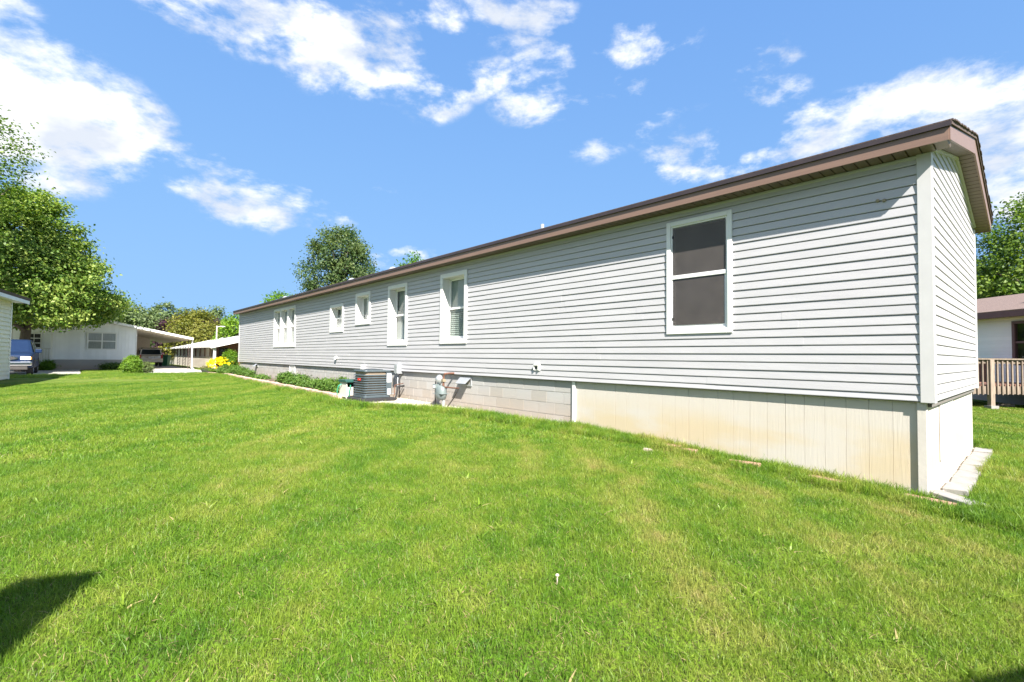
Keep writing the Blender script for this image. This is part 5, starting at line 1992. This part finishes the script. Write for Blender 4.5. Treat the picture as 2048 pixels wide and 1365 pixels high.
# ---- cream building at the picture's left edge
aL = R(33)
pc = at(16, 757, 18.3)
cb_ = thing('cream_house', 'cream clapboard house with white eave at the left edge of the picture', 'house', Vector((pc.x, pc.y, .33)), aL)
CH = 3.02
clap_wall(cb_, (0, -9), (0, -.06), .05, CH, .152, 'cream_siding', (1, 0), lip=.038)
MB().box(-4.2, -.01, -9, 0, -.1, CH).build('house_shell', 'cream_siding', cb_)
MB().box(-.05, .035, -.10, .02, -.02, CH).build('corner_trim', 'white_trim', cb_)
MB().box(-.06, .015, -9, 0, -.12, .05).build('foundation', 'block', cb_)
rz_ = CH - .02
sl3 = .25
MB().prism([(.40, rz_ + .02), (-2.1, rz_ + .02 + sl3 * 2.72), (-2.1, rz_ + .16 + sl3 * 2.72), (.44, rz_ + .16)], -9.5, .45, 'y').build('roof', 'shingle_brown', cb_)
MB().prism([(-4.82, rz_ + .02), (-2.1, rz_ + .02 + sl3 * 2.72), (-2.1, rz_ + .16 + sl3 * 2.72), (-4.86, rz_ + .16)], -9.5, .45, 'y').build('roof', 'shingle_brown', cb_)
MB().box(.38, .41, -9.45, .44, rz_ - .07, rz_ + .13).build('fascia', 'white_trim', cb_)
MB().box(-.0, .38, -9.45, .42, rz_ - .04, rz_ - .01).build('soffit', 'white_trim', cb_)
MB().prism([(.40, rz_ - .06), (-2.1, rz_ - .06 + sl3 * 2.72), (-2.1, rz_ + .11 + sl3 * 2.72), (.40, rz_ + .12)], .43, .46, 'y').build('rake_fascia', 'white_trim', cb_)

# ---- neighbour house on the right
rh = thing('brown_roofed_house', 'grey-sided neighbouring house with plum trim and brown shingle roof behind the deck', 'house', Vector((16.45, 9.0, .05)), 0)
RHL = 19.0
clap_wall(rh, (0, 0), (0, RHL), .55, 2.86, .118, 'neighbour_siding', (-1, 0), holes=[(5.55, 6.75, 1.35, 2.65)])
MB().box(.2, 6, 0, RHL, -.1, 2.9).build('house_shell', 'interior', rh)
MB().box(-.02, .2, 0, RHL, -.2, .55).build('foundation', 'block', rh)


def side_frame(a, b, c, d_, w, xa, xb):
    m = MB()
    m.box(xa, xb, a, a + w, c, d_)
    m.box(xa, xb, b - w, b, c, d_)
    m.box(xa, xb, a + w, b - w, c, c + w)
    m.box(xa, xb, a + w, b - w, d_ - w, d_)
    return m


rw = side_frame(5.50, 6.80, 1.30, 2.70, .09, -.05, .06).build('window', 'plum_trim', rh)
MB().box(-.02, .03, 5.59, 6.71, 1.97, 2.04).build('meeting_rail', 'plum_trim', rw)
MB().box(.0, .006, 5.59, 6.71, 1.39, 1.97).build('pane', 'glass', rw)
MB().box(.0, .006, 5.59, 6.71, 2.04, 2.61).build('pane', 'glass', rw)
curtain(rw, 5.7, 6.1, 1.4, 2.6, .12)
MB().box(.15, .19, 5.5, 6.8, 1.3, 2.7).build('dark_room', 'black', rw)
rs3 = .27
MB().prism([(-.42, 2.90), (3.2, 2.90 + rs3 * 3.62), (3.2, 3.03 + rs3 * 3.62), (-.46, 3.04)], -.4, RHL + .4, 'y').build('roof', 'shingle_pink', rh)
MB().prism([(6.8, 2.90), (3.2, 2.90 + rs3 * 3.62), (3.2, 3.03 + rs3 * 3.62), (6.84, 3.04)], -.4, RHL + .4, 'y').build('roof', 'shingle_pink', rh)
MB().box(-.45, -.42, -.35, RHL + .35, 2.82, 3.01).build('fascia', 'plum_trim', rh)
MB().box(-.42, 0, -.35, RHL + .35, 2.84, 2.86).build('soffit', 'soffit_brown', rh)
MB().box(.78, 1.05, 6.75, 7.05, 3.05 + rs3 * 1.1, 3.25 + rs3 * 1.2).build('roof_vent', 'black', rh)

# ---- wooden deck in front of it
dk = thing('wooden_deck', 'weathered wooden deck with picket railing behind the house corner', 'deck', Vector((11.6, 13.9, .06)), 0)
DW, DD = 5.4, 2.6
brd = MB().box(0, DW, 0, .135, .655, .69).mesh('deck_plank', 'deck_red')
for i in range(18):
    inst('deck_plank', brd, dk, (0, i * .142, 0))
MB().box(0, DW, -.045, -.005, .43, .655).build('rim_joist', 'deck_wood', dk)
pkm = MB().prism([(-.019, .41), (.019, .41), (.019, 1.40), (-.019, 1.40)], -.085, -.05, 'y').mesh('baluster', 'deck_wood')
n = 38
for i in range(n):
    inst('baluster', pkm, dk, (.05 + i * DW / n, 0, rnd.uniform(-.01, .01)))
MB().box(-.05, DW + .05, -.12, .05, 1.41, 1.45).build('top_rail', 'deck_wood', dk)
MB().box(-.05, DW + .05, -.05, -.01, 1.30, 1.41).build('upper_rail', 'deck_wood', dk)
for x in (.45, 2.12, 3.9):
    q = MB().box(x - .06, x + .06, -.14, -.02, -.1, 1.41).build('deck_post', 'deck_wood', dk, bevel=.006)
    MB().box(x - .11, x + .11, -.19, .03, -.12, .10).build('footing', 'paver', q)
pk2 = MB().box(-.045, .045, -.012, .012, .66, 1.42).mesh('back_baluster', 'deck_red')
for i in range(34):
    inst('back_baluster', pk2, dk, (.06 + i * .155, DD - .03, 0))
MB().box(-.05, DW, DD - .08, DD + .05, 1.42, 1.47).build('back_rail', 'deck_red', dk)
tag(rock('field_stone', 'stone_pale', Vector((14.9, 14.6, .09)), (.30, .16, .08), 8), 'flat tan stone lying on the ground under the wooden deck', 'stone')

# ------------------------------------------------------------------ vehicles


def wheel(parent, x, y, r=.36, w=.24, side=1):
    t = MB().lathe([(r * .62, -w / 2), (r * .93, -w / 2), (r, -w * .35), (r, w * .35), (r * .93, w / 2), (r * .62, w / 2)], (0, 0, 0), 22, 'x').build('wheel', 'tyre', parent, loc=(x, y, r))
    MB().lathe([(r * .10, -w * .42), (r * .60, -w * .40), (r * .64, -w / 2 - .005), (r * .64, w / 2 + .005), (r * .60, w * .40), (r * .10, w * .42)], (0, 0, 0), 18, 'x').build('rim', 'rim', t)
    return t


def ring(hw, z0, z1, y, r=.10, top_in=.04, n=4):
    """rounded car cross-section at station y"""
    pts = []
    for (cx_, cz, a0, rr) in ((hw - r, z1 - r, 0, r), (-hw + r, z1 - r, 90, r), (-hw + r * .5, z0 + r * .5, 180, r * .5), (hw - r * .5, z0 + r * .5, 270, r * .5)):
        for i in range(n + 1):
            a = R(a0 + 90 * i / n)
            x, z_ = cx_ + rr * math.cos(a), cz + rr * math.sin(a)
            pts.append((x * (1 - top_in * max(0, (z_ - z0) / max(z1 - z0, .01) - .5)), y, z_))
    return pts


def vehicle(name, label, cat, loc, rz, paint, Lc, hw, st_body, st_cab):
    v = thing(name, label, cat, loc, rz)
    MB().loft([ring(w_, z0, z1, y) for (y, w_, z0, z1) in st_body]).build('body', paint, v, smooth=True)
    MB().loft([[(-wb, y, zb_), (wb, y, zb_), (wt, y, zt_), (wt * .86, y, zt_ + .045), (-wt * .86, y, zt_ + .045), (-wt, y, zt_)] for (y, wb, zb_, wt, zt_) in st_cab]).build('cabin', paint, v, bevel=.02)
    return v


# blue pickup facing the camera (front at local -y)
tp = at(63, 752, 24.6)
tk = vehicle('pickup_truck', 'dark blue pickup truck with chrome front parked under the big tree', 'truck', Vector((tp.x - .95 * _e[0] + 2.7 * _d[0], tp.y - .95 * _e[1] + 2.7 * _d[1], .19)), RY, 'truck_blue', 5.4, .98,
             [(-2.72, .80, .46, .98), (-2.66, .92, .42, 1.06), (-2.45, .97, .40, 1.12), (-1.5, .99, .40, 1.17), (-1.2, .99, .38, 1.19), (1.0, .99, .38, 1.20), (2.5, .98, .42, 1.20), (2.65, .94, .46, 1.18)],
             [(-1.35, .90, 1.14, .86, 1.17), (-.62, .92, 1.15, .74, 1.76), (-.40, .92, 1.15, .74, 1.82), (.9, .92, 1.15, .74, 1.84), (2.2, .92, 1.15, .74, 1.80), (2.52, .90, 1.15, .78, 1.2)])
MB().add([(-.82, -1.30, 1.21), (.82, -1.30, 1.21), (.70, -.62, 1.77), (-.70, -.62, 1.77), (-.82, -1.28, 1.19), (.82, -1.28, 1.19), (.70, -.60, 1.75), (-.70, -.60, 1.75)], [(0, 1, 2, 3), (7, 6, 5, 4), (0, 4, 5, 1), (1, 5, 6, 2), (2, 6, 7, 3), (3, 7, 4, 0)]).build('windshield', 'car_glass', tk)
for sd in (-1, 1):
    for (a, b) in ((-.55, .35), (.45, 1.25), (1.35, 2.1)):
        MB().add([(sd * .925, a - (.28 if a < -.5 else 0), 1.22), (sd * .925, b, 1.22), (sd * .768, b, 1.74), (sd * .768, a + .05, 1.74)], [(0, 1, 2, 3)]).build('side_window', 'car_glass', tk)
    mr_ = MB().box(sd * .98 - .02, sd * 1.20 + .02, -.95, -.86, 1.16, 1.36) if sd == 1 else MB().box(-1.22, -.96, -.95, -.86, 1.16, 1.36)
    mr_.build('mirror', 'truck_blue', tk, bevel=.03)
    MB().box(min(sd * .52, sd * .90), max(sd * .52, sd * .90), -2.745, -2.66, .80, .97).build('headlight', 'headlight', tk, bevel=.03)
    MB().box(min(sd * .80, sd * .93), max(sd * .80, sd * .93), -2.735, -2.60, .81, .95).build('turn_signal', 'amber', tk, bevel=.02)
    for y in (-1.72, 1.68):
        wheel(tk, sd * .84, y, .38, .25)
        MB().prism([(y + .50 * math.cos(R(a)), .36 + .50 * math.sin(R(a))) for a in range(0, 181, 15)] + [(y - .42, .36), *[(y - .42 * math.cos(R(a)), .36 + .42 * math.sin(R(a))) for a in range(15, 181, 15)]], sd * .985 - .012, sd * .985 + .014, 'x').build('wheel_arch', 'pipe_dark', tk)
    MB().box(min(sd * .98, sd * 1.0), max(sd * .98, sd * 1.0), -1.1, 1.1, .72, .78).build('side_moulding', 'chrome', tk)
gr = MB()
gr.prism([(.45 * math.cos(R(a)), .885 + .11 * math.sin(R(a))) for a in range(0, 360, 20)], -2.775, -2.70, 'y')
gr.build('grille', 'chrome', tk)
MB().prism([(.37 * math.cos(R(a)), .885 + .075 * math.sin(R(a))) for a in range(0, 360, 20)], -2.782, -2.774, 'y').build('grille_mesh', 'pipe_dark', tk)
MB().box(-.95, .95, -2.85, -2.62, .50, .72).build('bumper', 'chrome', tk, bevel=.05)
MB().box(-.80, .80, -2.80, -2.60, .30, .48).build('air_dam', 'pipe_dark', tk, bevel=.03)
MB().box(-.16, .16, -2.865, -2.85, .55, .68).build('number_plate', 'plate', tk)

# silver estate car in the carport, rear towards us
sv = vehicle('parked_suv', 'silver estate car parked nose-in under the white carport', 'car', W(-1.50, 55.2, .19), RY, 'silver_paint', 4.7, .9,
             [(-2.32, .80, .42, .98), (-2.25, .88, .38, 1.04), (-1.9, .90, .36, 1.06), (1.2, .90, .36, 1.05), (2.2, .88, .38, .95), (2.35, .76, .45, .85)],
             [(-2.20, .80, 1.02, .72, 1.55), (-1.9, .82, 1.02, .70, 1.66), (.2, .82, 1.02, .70, 1.68), (.5, .82, 1.02, .70, 1.62), (1.2, .80, 1.02, .74, 1.06)])
MB().add([(-.72, -2.225, 1.08), (.72, -2.225, 1.08), (.64, -2.215, 1.54), (-.64, -2.215, 1.54), (-.72, -2.20, 1.08), (.72, -2.20, 1.08), (.64, -2.19, 1.54), (-.64, -2.19, 1.54)], [(0, 1, 2, 3), (7, 6, 5, 4), (0, 4, 5, 1), (1, 5, 6, 2), (2, 6, 7, 3), (3, 7, 4, 0)]).build('rear_window', 'car_glass', sv)
for sd in (-1, 1):
    MB().box(min(sd * .70, sd * .86), max(sd * .70, sd * .86), -2.34, -2.22, .74, 1.04).build('tail_light', 'tail_red', sv, bevel=.02)
    for y in (-1.4, 1.45):
        wheel(sv, sd * .78, y, .33, .22)
    MB().box(min(sd * .825, sd * .828), max(sd * .825, sd * .828), -1.8, .3, 1.1, 1.5).build('side_window', 'car_glass', sv)
MB().box(-.86, .86, -2.42, -2.26, .40, .60).build('bumper', 'silver_paint', sv, bevel=.04)
MB().box(-.18, .18, -2.345, -2.325, .76, .88).build('number_plate', 'plate', sv)
MB().box(-.60, .60, -2.34, -2.31, .90, .93).build('trim_bar', 'chrome', sv)

# ------------------------------------------------------------------ street lamp, green bin
q = at(433, 678, 50)
lp = thing('street_lamp', 'pale street lamp with short side arm above the tan house roof', 'street lamp', gz(q))
ztop = at(433, 652, 50).z - gz(q).z
MB().tube([(0, 0, -.1), (0, 0, ztop)], [.065, .05], 8).build('pole', 'lamp_metal', lp)
MB().tube([(0, 0, ztop - .12), (.35, 0, ztop - .05), (.62, 0, ztop - .06)], .03, 6).build('arm', 'lamp_metal', lp)
MB().prism([(.55, ztop - .12), (.85, ztop - .10), (.86, ztop - .04), (.6, ztop - .02)], -.07, .07, 'y').build('lamp_head', 'lamp_metal', lp)
q = at(331, 735, 46)
bn = thing('green_bin', 'green wheeled rubbish bin beyond the carport posts', 'bin', gz(q), .2)
MB().loft([[(-.22, -.24, .03), (.22, -.24, .03), (.22, .24, .03), (-.22, .24, .03)], [(-.30, -.33, .95), (.30, -.33, .95), (.30, .33, .95), (-.30, .33, .95)]]).build('bin_body', 'bin_green', bn, bevel=.02)
MB().prism([(-.36, .95), (.36, .95), (.3, 1.05), (-.25, 1.07)], -.32, .32, 'x').build('bin_lid', 'bin_green', bn, bevel=.02)
